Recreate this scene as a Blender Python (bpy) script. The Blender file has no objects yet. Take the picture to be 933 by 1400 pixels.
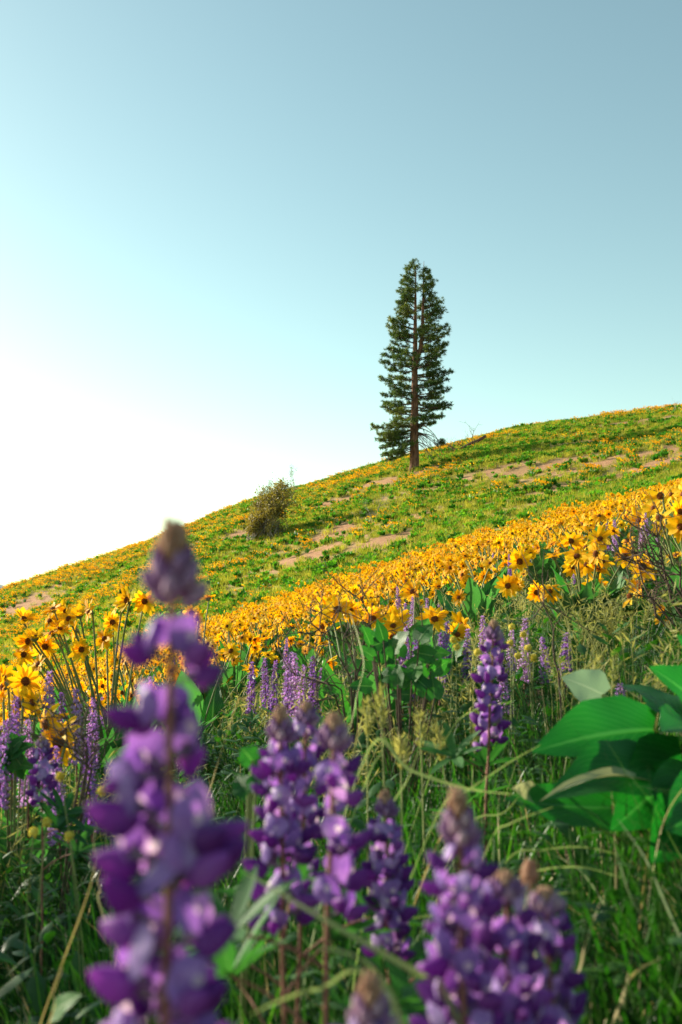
import bpy, math, random
import numpy as np
from mathutils import Vector, Matrix, Euler, Quaternion

random.seed(11)
rng = np.random.default_rng(11)
R = math.radians
scene = bpy.context.scene
C = scene.collection

# ------------------------------------------------------------------ camera
FPX, CAM_H = 1361.1, 0.52                       # focal length in photograph pixels, eye height in metres
PITCH = math.atan(130 / FPX)
cam_data = bpy.data.cameras.new('camera')
cam = bpy.data.objects.new('camera', cam_data)
C.objects.link(cam)
cam.location = (0, 0, CAM_H)
cam.rotation_euler = (math.pi / 2 + PITCH, 0, 0)
cam_data.sensor_fit = 'VERTICAL'
cam_data.sensor_height = 36.0
cam_data.sensor_width = 24.0
cam_data.lens = 35.0
cam_data.clip_start, cam_data.clip_end = 0.02, 20000
cam_data.dof.use_dof = True
cam_data.dof.focus_distance = 6.0
cam_data.dof.aperture_fstop = 7.8
cam_data.dof.aperture_blades = 0
scene.camera = cam

# ------------------------------------------------------------------ sky and sun
SUN_AZ, SUN_EL = R(58), R(18.5)                   # left of the view direction, above the horizon
sun_dir = Vector((-math.sin(SUN_AZ) * math.cos(SUN_EL), math.cos(SUN_AZ) * math.cos(SUN_EL), math.sin(SUN_EL)))
world = bpy.data.worlds.new('World')
scene.world = world
world.use_nodes = True
wn = world.node_tree
wn.nodes.clear()
sky = wn.nodes.new('ShaderNodeTexSky')
sky.sky_type = 'NISHITA'
sky.sun_disc = False
sky.sun_elevation = SUN_EL
sky.sun_rotation = -SUN_AZ
sky.altitude = 400
sky.air_density = 1.0
sky.dust_density = 0.7
sky.ozone_density = 0.6
tint = wn.nodes.new('ShaderNodeMix'); tint.data_type = 'RGBA'; tint.blend_type = 'MULTIPLY'
tint.inputs['Factor'].default_value = 1.0
tint.inputs['B'].default_value = (0.97, 1.05, 0.79, 1)
bg = wn.nodes.new('ShaderNodeBackground')
bg.inputs['Strength'].default_value = 0.117
wo = wn.nodes.new('ShaderNodeOutputWorld')
wn.links.new(sky.outputs['Color'], tint.inputs['A'])
wn.links.new(tint.outputs['Result'], bg.inputs['Color'])
wn.links.new(bg.outputs['Background'], wo.inputs['Surface'])

sun_data = bpy.data.lights.new('sun', 'SUN')
sun_data.energy = 5.0
sun_data.angle = R(0.55)
sun_data.color = (1.0, 0.90, 0.74)
sun = bpy.data.objects.new('sun', sun_data)
C.objects.link(sun)
sun.rotation_euler = sun_dir.to_track_quat('Z', 'Y').to_euler()
sun.location = (-20, 20, 30)

scene.view_settings.view_transform = 'Standard'
scene.view_settings.look = 'None'
scene.view_settings.exposure = 1.14
scene.view_settings.gamma = 1.0
scene.render.engine = 'CYCLES'
scene.cycles.use_denoising = True
try:
    scene.cycles.denoiser = 'OPENIMAGEDENOISE'
except Exception:
    pass
scene.cycles.max_bounces = 6
scene.cycles.diffuse_bounces = 3
scene.cycles.glossy_bounces = 2
scene.cycles.transmission_bounces = 4
scene.cycles.transparent_max_bounces = 4
scene.cycles.sample_clamp_indirect = 6

# ------------------------------------------------------------------ the lie of the land
def spline(xs, ys):
    xs = np.array(xs, float); ys = np.array(ys, float)
    h = np.diff(xs); d = np.diff(ys) / h
    m = np.empty(len(xs)); m[1:-1] = (d[:-1] * h[1:] + d[1:] * h[:-1]) / (xs[2:] - xs[:-2]); m[0] = d[0]; m[-1] = d[-1]
    def f(x):
        x = np.clip(np.asarray(x, float), xs[0], xs[-1])
        i = np.clip(np.searchsorted(xs, x) - 1, 0, len(xs) - 2)
        w = xs[i + 1] - xs[i]; t = (x - xs[i]) / w
        return ys[i] * (2 * t**3 - 3 * t * t + 1) + m[i] * w * (t**3 - 2 * t * t + t) + ys[i + 1] * (-2 * t**3 + 3 * t * t) + m[i + 1] * w * (t**3 - t * t)
    return f
prof_y = spline([-30, 0, 10, 20, 30, 45, 60, 80, 95, 110, 140, 200, 400], [-.6, 0, .15, .42, .95, 2.9, 5.9, 10.3, 13.1, 14.7, 15, 10, -30])
prof_x = spline([-260, -120, -60, -32, -20, -10, 0, 7, 16, 32, 60, 120, 260], [-70, -42, -22.5, -11.4, -7.2, -3.3, 0, 2.1, 4.1, 6.4, 7.5, 6, -10])

def _hash(i, j, s):
    v = np.sin(i * 127.1 + j * 311.7 + s * 74.7) * 43758.5453
    return v - np.floor(v)
def noise2(x, y, s=0.0):
    x = np.asarray(x, float); y = np.asarray(y, float)
    i, j = np.floor(x), np.floor(y); fx, fy = x - i, y - j
    fx = fx * fx * (3 - 2 * fx); fy = fy * fy * (3 - 2 * fy)
    a = _hash(i, j, s); b = _hash(i + 1, j, s); c = _hash(i, j + 1, s); d = _hash(i + 1, j + 1, s)
    return a + (b - a) * fx + (c - a) * fy + (a - b - c + d) * fx * fy
def fbm(x, y, s=0.0):
    return noise2(x, y, s) * .55 + noise2(x * 2.1, y * 2.1, s + 3) * .3 + noise2(x * 4.3, y * 4.3, s + 7) * .15

def ground(x, y):
    y = np.asarray(y, float); x = np.asarray(x, float)
    far = np.clip((y - 18) / 30, 0, 1)
    bump = (fbm(x / 9, y / 9, 1) - .5) * .9 * far + (fbm(x / 1.7, y / 1.7, 5) - .5) * (.05 + .16 * far)
    near = np.clip((np.hypot(x, y) - .4) / 2.5, 0, 1)
    return prof_y(y) + prof_x(x) + bump * near
def gz(x, y):
    return float(ground(x, y))
def ray(u, v):
    c, s = math.cos(PITCH), math.sin(PITCH); a = (u - 466.5) / FPX; b = (700 - v) / FPX
    return np.array([a, c - b * s, s + b * c])
def at(u, v, d):
    """photograph pixel and distance along the view -> point"""
    q = ray(u, v); q = q / q[1]
    return Vector((q[0] * d, q[1] * d, CAM_H + q[2] * d))
_T = np.geomspace(.3, 300, 9000)
def hit(u, v):
    """photograph pixel -> point of the ground seen there"""
    P = np.array([0, 0, CAM_H]) + _T[:, None] * ray(u, v)
    i = int(np.argmax(P[:, 2] < ground(P[:, 0], P[:, 1])))
    return Vector((P[i, 0], P[i, 1], gz(P[i, 0], P[i, 1])))

# bare earth on the hill: patches where the photograph shows them, in metres on the slope
soil_spots = []
for (u, v, rx, ry) in [(425, 757, 3.4, 2.6), (455, 735, 3.0, 1.8), (395, 766, 2.2, 1.6), (590, 770, 2.6, 2.0), (560, 772, 1.6, 1.3),
                       (660, 752, 1.6, 1.2), (640, 742, 2.0, 1.2), (615, 758, 1.8, 1.2), (845, 631, 6.5, 1.5), (770, 631, 5.0, 1.1), (900, 634, 5.0, 1.4), (690, 640, 3.0, .9), (560, 652, 2.6, 1.3), (600, 645, 2.2, .9),
                       (335, 730, 2.2, 1.4), (32, 828, 2.8, 3.2), (60, 822, 1.6, 2.2), (520, 742, 1.6, 1.3), (770, 668, 2.4, 1.0), (800, 605, 3.4, 1.2), (730, 690, 2.0, 1.0), (880, 576, 3.5, 1.6), (500, 665, 2.0, 1.0), (455, 690, 1.8, 1.0), (570, 705, 1.5, .9), (780, 716, 1.5, .8)]:
    p = hit(u, v); soil_spots.append((p.x, p.y, rx * .8, ry * 1.25))
def soil(x, y):
    x = np.asarray(x, float); y = np.asarray(y, float)
    s = np.zeros_like(x)
    wob = (fbm(x / 1.1, y / 1.1, 21) - .5) * 1.5
    for (a, b, rx, ry) in soil_spots:
        d = np.hypot((x - a) / rx, (y - b) / ry)
        s = np.maximum(s, np.clip(1.6 - d + wob * 1.2, 0, 1))
    far = np.clip((y - 30) / 10, 0, 1)
    s = np.maximum(s, np.clip((fbm(x / 2.6, y / 2.6, 33) - .66) * 7, 0, 1) * far)
    return s

# ------------------------------------------------------------------ mesh building
class MB:
    def __init__(self):
        self.v, self.q, self.t, self.qm, self.tm, self.uv, self.n = [], [], [], [], [], [], 0
    def add(self, v, quads=None, tris=None, mat=0, uv=None):
        v = np.asarray(v, float).reshape(-1, 3)
        if quads is not None and len(quads):
            q = np.asarray(quads, np.int64).reshape(-1, 4) + self.n; self.q.append(q); self.qm.append(np.full(len(q), mat))
        if tris is not None and len(tris):
            t = np.asarray(tris, np.int64).reshape(-1, 3) + self.n; self.t.append(t); self.tm.append(np.full(len(t), mat))
        self.v.append(v); self.uv.append(np.zeros((len(v), 2)) if uv is None else np.asarray(uv, float).reshape(-1, 2))
        self.n += len(v)
    def add_mb(self, o, M=None, matmap=None):
        if not o.v: return
        v = np.concatenate(o.v)
        if M is not None:
            A = np.array(M); v = v @ A[:3, :3].T + A[:3, 3]
        self.uv.append(np.concatenate(o.uv)); self.v.append(v)
        f = (lambda m: m) if matmap is None else (lambda m: np.asarray(matmap)[m])
        for q, m in zip(o.q, o.qm): self.q.append(q + self.n); self.qm.append(f(m))
        for t, m in zip(o.t, o.tm): self.t.append(t + self.n); self.tm.append(f(m))
        self.n += len(v)
    def mesh(self, name, mats, smooth=True):
        me = bpy.data.meshes.new(name)
        v = np.concatenate(self.v)
        q = np.concatenate(self.q) if self.q else np.zeros((0, 4), np.int64)
        t = np.concatenate(self.t) if self.t else np.zeros((0, 3), np.int64)
        mi = np.concatenate([*self.qm, *self.tm]).astype(np.int32)
        loops = np.concatenate([q.ravel(), t.ravel()]).astype(np.int32)
        tot = np.concatenate([np.full(len(q), 4), np.full(len(t), 3)]).astype(np.int32)
        st = np.concatenate([[0], np.cumsum(tot)[:-1]]).astype(np.int32)
        me.vertices.add(len(v)); me.vertices.foreach_set('co', v.astype(np.float32).ravel())
        me.loops.add(len(loops)); me.loops.foreach_set('vertex_index', loops)
        me.polygons.add(len(tot)); me.polygons.foreach_set('loop_start', st); me.polygons.foreach_set('loop_total', tot)
        me.polygons.foreach_set('material_index', mi)
        me.polygons.foreach_set('use_smooth', np.full(len(tot), smooth))
        u = me.uv_layers.new(name='UVMap')
        u.data.foreach_set('uv', np.concatenate(self.uv)[loops].astype(np.float32).ravel())
        for m in (mats if isinstance(mats, (list, tuple)) else [mats]): me.materials.append(m)
        me.update(calc_edges=True)
        return me
    def obj(self, name, mats, parent=None, smooth=True):
        return link(name, self.mesh(name, mats, smooth), parent)

def link(name, data, parent=None, M=None):
    o = bpy.data.objects.new(name, data)
    C.objects.link(o)
    if parent is not None: o.parent = parent
    if M is not None: o.matrix_basis = M
    return o
def tag(o, label=None, cat=None, group=None, kind=None):
    if label: o['label'] = label
    if cat: o['category'] = cat
    if group: o['group'] = group
    if kind: o['kind'] = kind
    return o
def thing(name, loc, label, cat, group=None):
    o = link(name, None); o.location = loc; o.empty_display_size = .05
    return tag(o, label, cat, group)

def frame_to(d, roll=0.0):
    """rotation that takes +Z to d"""
    d = Vector(d).normalized()
    return d.to_track_quat('Z', 'Y').to_matrix().to_4x4() @ Matrix.Rotation(roll, 4, 'Z')

def tube(mb, pts, radii, n=6, mat=0, cap=True):
    pts = [Vector(p) for p in pts]; V = []; UV = []
    prev = None
    for i, p in enumerate(pts):
        t = (pts[min(i + 1, len(pts) - 1)] - pts[max(i - 1, 0)]).normalized()
        if prev is None:
            a = Vector((1, 0, 0)) if abs(t.x) < .8 else Vector((0, 1, 0)); s = t.cross(a).normalized()
        else:
            s = (prev - t * prev.dot(t)).normalized()
        prev = s; b = t.cross(s)
        r = radii[i] if hasattr(radii, '__len__') else radii
        for k in range(n):
            w = 2 * math.pi * k / n
            V.append(p + (s * math.cos(w) + b * math.sin(w)) * r); UV.append((i / max(1, len(pts) - 1), k / n))
    Q = [(i * n + k, i * n + (k + 1) % n, (i + 1) * n + (k + 1) % n, (i + 1) * n + k) for i in range(len(pts) - 1) for k in range(n)]
    T = []
    if cap:
        V.append(pts[-1] + (pts[-1] - pts[-2]).normalized() * (radii[-1] if hasattr(radii, '__len__') else radii)); UV.append((1, 0))
        e = len(V) - 1; o = (len(pts) - 1) * n
        T = [(o + k, o + (k + 1) % n, e) for k in range(n)]
    mb.add(V, Q, T, mat, UV)

def bez(a, b, c, n):
    a, b, c = Vector(a), Vector(b), Vector(c)
    return [a * (1 - t)**2 + b * 2 * t * (1 - t) + c * t * t for t in [i / n for i in range(n + 1)]]

def strip(mb, pts, widths, side, mat=0, fold=0.0):
    """a flat tapered blade along pts; side: width direction"""
    V, UV = [], []; n = len(pts)
    for i, p in enumerate(pts):
        p = Vector(p); t = (Vector(pts[min(i + 1, n - 1)]) - Vector(pts[max(i - 1, 0)])).normalized()
        s = Vector(side); s = (s - t * s.dot(t)).normalized(); up = t.cross(s)
        w = widths[i]
        if fold:
            V += [p - s * w + up * fold * w, p, p + s * w + up * fold * w]; UV += [(i / (n - 1), 0), (i / (n - 1), .5), (i / (n - 1), 1)]
        else:
            V += [p - s * w, p + s * w]; UV += [(i / (n - 1), 0), (i / (n - 1), 1)]
    k = 3 if fold else 2
    Q = [(i * k + j, i * k + j + 1, (i + 1) * k + j + 1, (i + 1) * k + j) for i in range(n - 1) for j in range(k - 1)]
    mb.add(V, Q, None, mat, UV)

# ------------------------------------------------------------------ materials
def new_mat(name):
    m = bpy.data.materials.new(name); m.use_nodes = True
    nt = m.node_tree; nt.nodes.clear()
    out = nt.nodes.new('ShaderNodeOutputMaterial')
    return m, nt, out
def nd(nt, typ, **kw):
    n = nt.nodes.new(typ)
    for k, v in kw.items():
        if k in n.bl_rna.properties: setattr(n, k, v)
        else: n.inputs[k].default_value = v
    return n
def ramp(nt, fac, stops):
    r = nt.nodes.new('ShaderNodeValToRGB')
    while len(r.color_ramp.elements) < len(stops): r.color_ramp.elements.new(.5)
    for e, (p, c) in zip(r.color_ramp.elements, stops): e.position = p; e.color = (*c, 1)
    nt.links.new(fac, r.inputs['Fac']); return r
def mixc(nt, f, a, b, mode='MIX'):
    m = nt.nodes.new('ShaderNodeMix'); m.data_type = 'RGBA'; m.blend_type = mode
    for s, val in (('Factor', f), ('A', a), ('B', b)):
        if hasattr(val, 'is_linked') or hasattr(val, 'links'): nt.links.new(val, m.inputs[s])
        elif isinstance(val, (int, float)): m.inputs[s].default_value = val
        else: m.inputs[s].default_value = (*val, 1)
    return m.outputs['Result']

def leaf_mat(name, stops, trans=.45, tr_tint=(1.15, 1.15, .45), rough=.45, scale=30, spec=.4, vein=None, under=None, vary=.5, bump=0.0, spots=None):
    """thin living tissue: coloured by the plant's own random value and fine mottling; part of the light passes through"""
    m, nt, out = new_mat(name); L = nt.links.new
    info = nd(nt, 'ShaderNodeObjectInfo'); geo = nd(nt, 'ShaderNodeNewGeometry')
    no = nd(nt, 'ShaderNodeTexNoise', Scale=scale, Detail=3.0); L(geo.outputs['Position'], no.inputs['Vector'])
    mx = nd(nt, 'ShaderNodeMath', operation='MULTIPLY'); mx.inputs[1].default_value = vary; L(info.outputs['Random'], mx.inputs[0])
    m2 = nd(nt, 'ShaderNodeMath', operation='MULTIPLY_ADD'); m2.inputs[1].default_value = 1 - vary; L(no.outputs['Fac'], m2.inputs[0]); L(mx.outputs[0], m2.inputs[2])
    col = ramp(nt, m2.outputs[0], stops).outputs['Color']
    uvn = nd(nt, 'ShaderNodeUVMap')
    sep = nd(nt, 'ShaderNodeSeparateXYZ'); L(uvn.outputs['UV'], sep.inputs[0])
    height = None
    if vein:
        # pale midrib and herringbone veins
        a = nd(nt, 'ShaderNodeMath', operation='SUBTRACT'); L(sep.outputs['Y'], a.inputs[0]); a.inputs[1].default_value = .5
        b = nd(nt, 'ShaderNodeMath', operation='ABSOLUTE'); L(a.outputs[0], b.inputs[0])
        mid = nd(nt, 'ShaderNodeMapRange'); L(b.outputs[0], mid.inputs['Value']); mid.inputs['From Min'].default_value = .012; mid.inputs['From Max'].default_value = .045; mid.inputs['To Min'].default_value = 1; mid.inputs['To Max'].default_value = 0
        c = nd(nt, 'ShaderNodeMath', operation='MULTIPLY_ADD'); L(b.outputs[0], c.inputs[0]); c.inputs[1].default_value = -1.1; L(sep.outputs['X'], c.inputs[2])
        w = nd(nt, 'ShaderNodeMath', operation='MULTIPLY'); L(c.outputs[0], w.inputs[0]); w.inputs[1].default_value = 62.0
        s = nd(nt, 'ShaderNodeMath', operation='SINE'); L(w.outputs[0], s.inputs[0])
        sr = nd(nt, 'ShaderNodeMapRange'); L(s.outputs[0], sr.inputs['Value']); sr.inputs['From Min'].default_value = .8; sr.inputs['From Max'].default_value = 1; sr.inputs['To Max'].default_value = .35
        mxv = nd(nt, 'ShaderNodeMath', operation='MAXIMUM'); L(mid.outputs[0], mxv.inputs[0]); L(sr.outputs[0], mxv.inputs[1])
        col = mixc(nt, mxv.outputs[0], col, vein)
        height = mxv.outputs[0]
    if spots:
        sp = nd(nt, 'ShaderNodeTexNoise', Scale=spots[1], Detail=2.0); L(geo.outputs['Position'], sp.inputs['Vector'])
        rr = nd(nt, 'ShaderNodeMapRange'); L(sp.outputs['Fac'], rr.inputs['Value']); rr.inputs['From Min'].default_value = spots[2]; rr.inputs['From Max'].default_value = spots[2] + .06
        col = mixc(nt, rr.outputs[0], col, spots[0])
    if under:
        col = mixc(nt, geo.outputs['Backfacing'], col, under)
    p = nd(nt, 'ShaderNodeBsdfPrincipled', Roughness=rough); p.inputs['Specular IOR Level'].default_value = spec
    L(col, p.inputs['Base Color'])
    if height is not None or bump:
        bp = nd(nt, 'ShaderNodeBump', Strength=.5, Distance=.002)
        L(height if height is not None else no.outputs['Fac'], bp.inputs['Height']); L(bp.outputs[0], p.inputs['Normal'])
    tc = mixc(nt, 1.0, col, tr_tint, 'MULTIPLY')
    t = nd(nt, 'ShaderNodeBsdfTranslucent'); L(tc, t.inputs['Color'])
    ms = nd(nt, 'ShaderNodeMixShader'); ms.inputs[0].default_value = trans
    L(p.outputs[0], ms.inputs[1]); L(t.outputs[0], ms.inputs[2]); L(ms.outputs[0], out.inputs['Surface'])
    return m

def solid_mat(name, stops, rough=.8, scale=20, bump=.3, dist=.01, stretch=(1, 1, 1), spec=.25, coord='Object'):
    m, nt, out = new_mat(name); L = nt.links.new
    tc = nd(nt, 'ShaderNodeTexCoord'); mp = nd(nt, 'ShaderNodeMapping'); mp.inputs['Scale'].default_value = stretch
    L(tc.outputs[coord], mp.inputs['Vector'])
    no = nd(nt, 'ShaderNodeTexNoise', Scale=scale, Detail=5.0, Roughness=.65); L(mp.outputs[0], no.inputs['Vector'])
    col = ramp(nt, no.outputs['Fac'], stops).outputs['Color']
    p = nd(nt, 'ShaderNodeBsdfPrincipled', Roughness=rough); p.inputs['Specular IOR Level'].default_value = spec
    L(col, p.inputs['Base Color'])
    bp = nd(nt, 'ShaderNodeBump', Strength=bump, Distance=dist); L(no.outputs['Fac'], bp.inputs['Height']); L(bp.outputs[0], p.inputs['Normal'])
    L(p.outputs[0], out.inputs['Surface'])
    return m

M = {}
M['petal'] = leaf_mat('balsamroot_petal', [(.2, (.84, .40, .004)), (.5, (.90, .53, .008)), (.8, (.92, .62, .02))], trans=.5, tr_tint=(1.08, .95, .5), rough=.6, scale=60, spec=.15, vary=.6)
M['disc'] = solid_mat('balsamroot_disc', [(.35, (.05, .012, .004)), (.55, (.22, .055, .008)), (.75, (.5, .17, .015))], rough=.9, scale=260, bump=1, dist=.004)
M['bract'] = leaf_mat('flower_bract', [(.2, (.16, .19, .07)), (.8, (.3, .33, .15))], trans=.25, scale=60)
M['stalk'] = leaf_mat('flower_stalk', [(.2, (.13, .17, .05)), (.8, (.27, .30, .10))], trans=.15, scale=25, rough=.7)
M['bleaf'] = leaf_mat('arrowleaf', [(.25, (.018, .085, .018)), (.55, (.035, .14, .026)), (.8, (.07, .20, .035))], trans=.42, tr_tint=(.75, 1.5, .45), rough=.5, scale=9, vein=(.16, .26, .09), under=(.09, .18, .08), vary=.55, spec=.35)
M['bigleaf'] = leaf_mat('broad_arrowleaf', [(.25, (.012, .10, .022)), (.6, (.02, .145, .026)), (.85, (.04, .19, .035))], trans=.45, tr_tint=(.6, 1.6, .5), rough=.5, scale=9, vein=(.10, .24, .08), vary=.3, spec=.4, spots=((.20, .20, .04), 48, .76))
M['dryleaf'] = leaf_mat('drying_leaf', [(.25, (.24, .27, .12)), (.7, (.44, .44, .26))], trans=.35, tr_tint=(1, 1, .7), rough=.7, scale=18, vein=(.5, .5, .3))
M['paleleaf'] = leaf_mat('felted_pale_leaf', [(.25, (.16, .24, .17)), (.7, (.28, .36, .27))], trans=.35, tr_tint=(.9, 1.1, .7), rough=.8, scale=18, vein=(.4, .46, .36))
M['grass'] = leaf_mat('green_grass', [(.2, (.014, .062, .010)), (.5, (.032, .12, .016)), (.8, (.085, .18, .026))], trans=.45, tr_tint=(.9, 1.45, .35), rough=.45, scale=5, vary=.6, spec=.4)
M['straw'] = leaf_mat('straw_grass', [(.2, (.30, .24, .10)), (.8, (.55, .47, .26))], trans=.35, tr_tint=(1.1, 1, .7), rough=.6, scale=12)
M['paleblade'] = leaf_mat('pale_grass_blade', [(.2, (.17, .23, .10)), (.8, (.34, .40, .20))], trans=.35, tr_tint=(1, 1.1, .6), rough=.5, scale=14)
M['seed'] = leaf_mat('grass_seed', [(.2, (.22, .25, .07)), (.8, (.42, .40, .15))], trans=.4, tr_tint=(1.1, 1.05, .6), rough=.8, scale=20)
M['hgrass'] = leaf_mat('hill_grass', [(.2, (.21, .25, .03)), (.5, (.34, .34, .05)), (.8, (.48, .41, .11))], trans=.5, tr_tint=(1.1, 1.15, .4), rough=.6, scale=.35, vary=.55, spec=.2)
M['wing'] = leaf_mat('lupine_wing', [(.2, (.115, .025, .21)), (.5, (.20, .042, .31)), (.8, (.30, .09, .43))], trans=.5, tr_tint=(1.4, .75, 1.15), rough=.5, scale=120, vary=.5, spec=.3)
M['banner'] = leaf_mat('lupine_banner', [(.2, (.15, .08, .33)), (.5, (.30, .18, .50)), (.8, (.56, .43, .68))], trans=.42, tr_tint=(1.35, .85, 1.15), rough=.5, scale=140, vary=.4, spec=.3)
M['bannerpale'] = leaf_mat('lupine_banner_eye', [(.2, (.62, .45, .62)), (.8, (.80, .72, .72))], trans=.4, tr_tint=(1.1, .95, 1), rough=.6, scale=140)
M['calyx'] = leaf_mat('lupine_calyx', [(.2, (.13, .07, .16)), (.8, (.30, .22, .26))], trans=.2, tr_tint=(1.2, .9, .9), rough=.8, scale=200)
M['bud'] = leaf_mat('lupine_bud', [(.2, (.19, .08, .25)), (.5, (.34, .20, .36)), (.8, (.54, .40, .42))], trans=.3, tr_tint=(1.3, .85, 1), rough=.8, scale=160, vary=.4)
M['budtip'] = leaf_mat('lupine_bud_tip', [(.2, (.34, .19, .12)), (.8, (.55, .36, .24))], trans=.3, tr_tint=(1.2, .9, .7), rough=.9, scale=160)
M['lstem'] = solid_mat('lupine_stem', [(.3, (.13, .05, .035)), (.7, (.32, .15, .10))], rough=.7, scale=90, bump=.3, dist=.001)
M['lleaf'] = leaf_mat('lupine_leaflet', [(.2, (.025, .10, .03)), (.8, (.08, .20, .06))], trans=.4, tr_tint=(.9, 1.4, .5), rough=.5, scale=30, vein=(.10, .20, .08), spec=.15)
M['lupfar'] = leaf_mat('lupine_blossom', [(.2, (.26, .13, .36)), (.5, (.46, .30, .52)), (.8, (.74, .63, .74))], trans=.4, tr_tint=(1.3, .8, 1.1), rough=.6, scale=45, vary=.35)
M['twig'] = solid_mat('dead_twig', [(.3, (.05, .032, .024)), (.6, (.13, .085, .06)), (.8, (.24, .18, .14))], rough=.9, scale=60, bump=.5, dist=.002)
M['greytwig'] = solid_mat('grey_twig', [(.3, (.17, .14, .11)), (.75, (.38, .33, .28))], rough=.9, scale=40, bump=.5, dist=.002)
M['bark'] = solid_mat('pine_bark', [(.3, (.045, .026, .018)), (.5, (.15, .075, .045)), (.75, (.34, .18, .11))], rough=.95, scale=5, bump=1, dist=.12, stretch=(1.6, 1.6, .35))
M['limb'] = solid_mat('pine_limb', [(.3, (.05, .035, .028)), (.75, (.16, .11, .085))], rough=.95, scale=6, bump=.6, dist=.03)
M['needle'] = leaf_mat('pine_needles', [(.2, (.034, .072, .022)), (.5, (.07, .125, .030)), (.8, (.17, .20, .042))], trans=.35, tr_tint=(1.3, 1.2, .4), rough=.5, scale=1.2, vary=.35, spec=.3)
M['log'] = solid_mat('fallen_log', [(.3, (.07, .03, .02)), (.7, (.22, .11, .07))], rough=.9, scale=8, bump=.6, dist=.03)
M['oliveleaf'] = leaf_mat('olive_shrub_leaf', [(.2, (.14, .13, .03)), (.5, (.25, .21, .05)), (.8, (.36, .28, .08))], trans=.4, tr_tint=(1.2, 1.1, .4), rough=.6, scale=1.5, vary=.1)
M['greyleaf'] = leaf_mat('grey_sapling_leaf', [(.2, (.10, .15, .09)), (.8, (.22, .28, .18))], trans=.4, tr_tint=(1, 1.1, .6), rough=.6, scale=3)
M['shrubleaf'] = leaf_mat('small_shrub_leaf', [(.2, (.02, .07, .015)), (.8, (.06, .15, .025))], trans=.4, tr_tint=(.9, 1.5, .35), rough=.45, scale=6)
M['yellow'] = leaf_mat('yellow_puff', [(.2, (.55, .42, .04)), (.8, (.75, .62, .12))], trans=.3, tr_tint=(1, 1, .5), rough=.9, scale=150)

def ground_mat():
    m, nt, out = new_mat('hillside_ground'); L = nt.links.new
    geo = nd(nt, 'ShaderNodeNewGeometry')
    at_ = nd(nt, 'ShaderNodeAttribute', attribute_name='soil')
    n1 = nd(nt, 'ShaderNodeTexNoise', Scale=.8, Detail=6.0, Roughness=.65); L(geo.outputs['Position'], n1.inputs['Vector'])
    n2 = nd(nt, 'ShaderNodeTexNoise', Scale=7.0, Detail=6.0, Roughness=.7); L(geo.outputs['Position'], n2.inputs['Vector'])
    n3 = nd(nt, 'ShaderNodeTexNoise', Scale=60.0, Detail=4.0, Roughness=.7); L(geo.outputs['Position'], n3.inputs['Vector'])
    grass = ramp(nt, n1.outputs['Fac'], [(.3, (.20, .19, .05)), (.5, (.32, .25, .09)), (.7, (.46, .32, .16))]).outputs['Color']
    earth = ramp(nt, n2.outputs['Fac'], [(.3, (.27, .135, .07)), (.5, (.40, .21, .11)), (.72, (.50, .30, .17))]).outputs['Color']
    col = mixc(nt, at_.outputs['Fac'], grass, earth)
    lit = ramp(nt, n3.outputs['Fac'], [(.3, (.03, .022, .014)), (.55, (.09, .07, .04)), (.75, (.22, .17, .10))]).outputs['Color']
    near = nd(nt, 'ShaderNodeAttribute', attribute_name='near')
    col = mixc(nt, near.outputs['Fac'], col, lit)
    p = nd(nt, 'ShaderNodeBsdfPrincipled', Roughness=.95); p.inputs['Specular IOR Level'].default_value = .1
    L(col, p.inputs['Base Color'])
    bp = nd(nt, 'ShaderNodeBump', Strength=.8, Distance=.05); L(n2.outputs['Fac'], bp.inputs['Height']); L(bp.outputs[0], p.inputs['Normal'])
    L(p.outputs[0], out.inputs['Surface'])
    return m
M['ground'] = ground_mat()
M['hazepale'] = solid_mat('haze_pale_far_land', [(.3, (.34, .37, .36)), (.7, (.70, .72, .74))], rough=1, scale=.004, bump=.2, dist=20, coord='Object')  # pale tones: haze over the far land put into its colour

# ------------------------------------------------------------------ ground
def grade(a, b, n, p):
    t = np.linspace(-1, 1, n)
    s = np.sign(t) * np.abs(t)**p
    return np.where(s < 0, -s * a, s * b)
gx = grade(-260, 260, 331, 2.1)
gy = np.concatenate([np.linspace(-30, -2, 15), np.linspace(-1.8, 6, 60)[:-1], np.geomspace(6, 120, 170)[:-1], np.geomspace(120, 400, 30)])
X, Y = np.meshgrid(gx, gy)
Z = ground(X, Y)
nx, ny = len(gx), len(gy)
idx = np.arange(nx * ny).reshape(ny, nx)
mb = MB()
mb.add(np.stack([X, Y, Z], -1).reshape(-1, 3), np.stack([idx[:-1, :-1], idx[:-1, 1:], idx[1:, 1:], idx[1:, :-1]], -1).reshape(-1, 4))
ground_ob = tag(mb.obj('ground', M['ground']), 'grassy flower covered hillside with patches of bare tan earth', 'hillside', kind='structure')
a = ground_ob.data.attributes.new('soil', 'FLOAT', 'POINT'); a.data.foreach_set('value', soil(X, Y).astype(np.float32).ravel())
a = ground_ob.data.attributes.new('near', 'FLOAT', 'POINT'); a.data.foreach_set('value', np.clip(1 - (np.hypot(X, Y) - 4) / 5, 0, 1).astype(np.float32).ravel())

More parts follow.
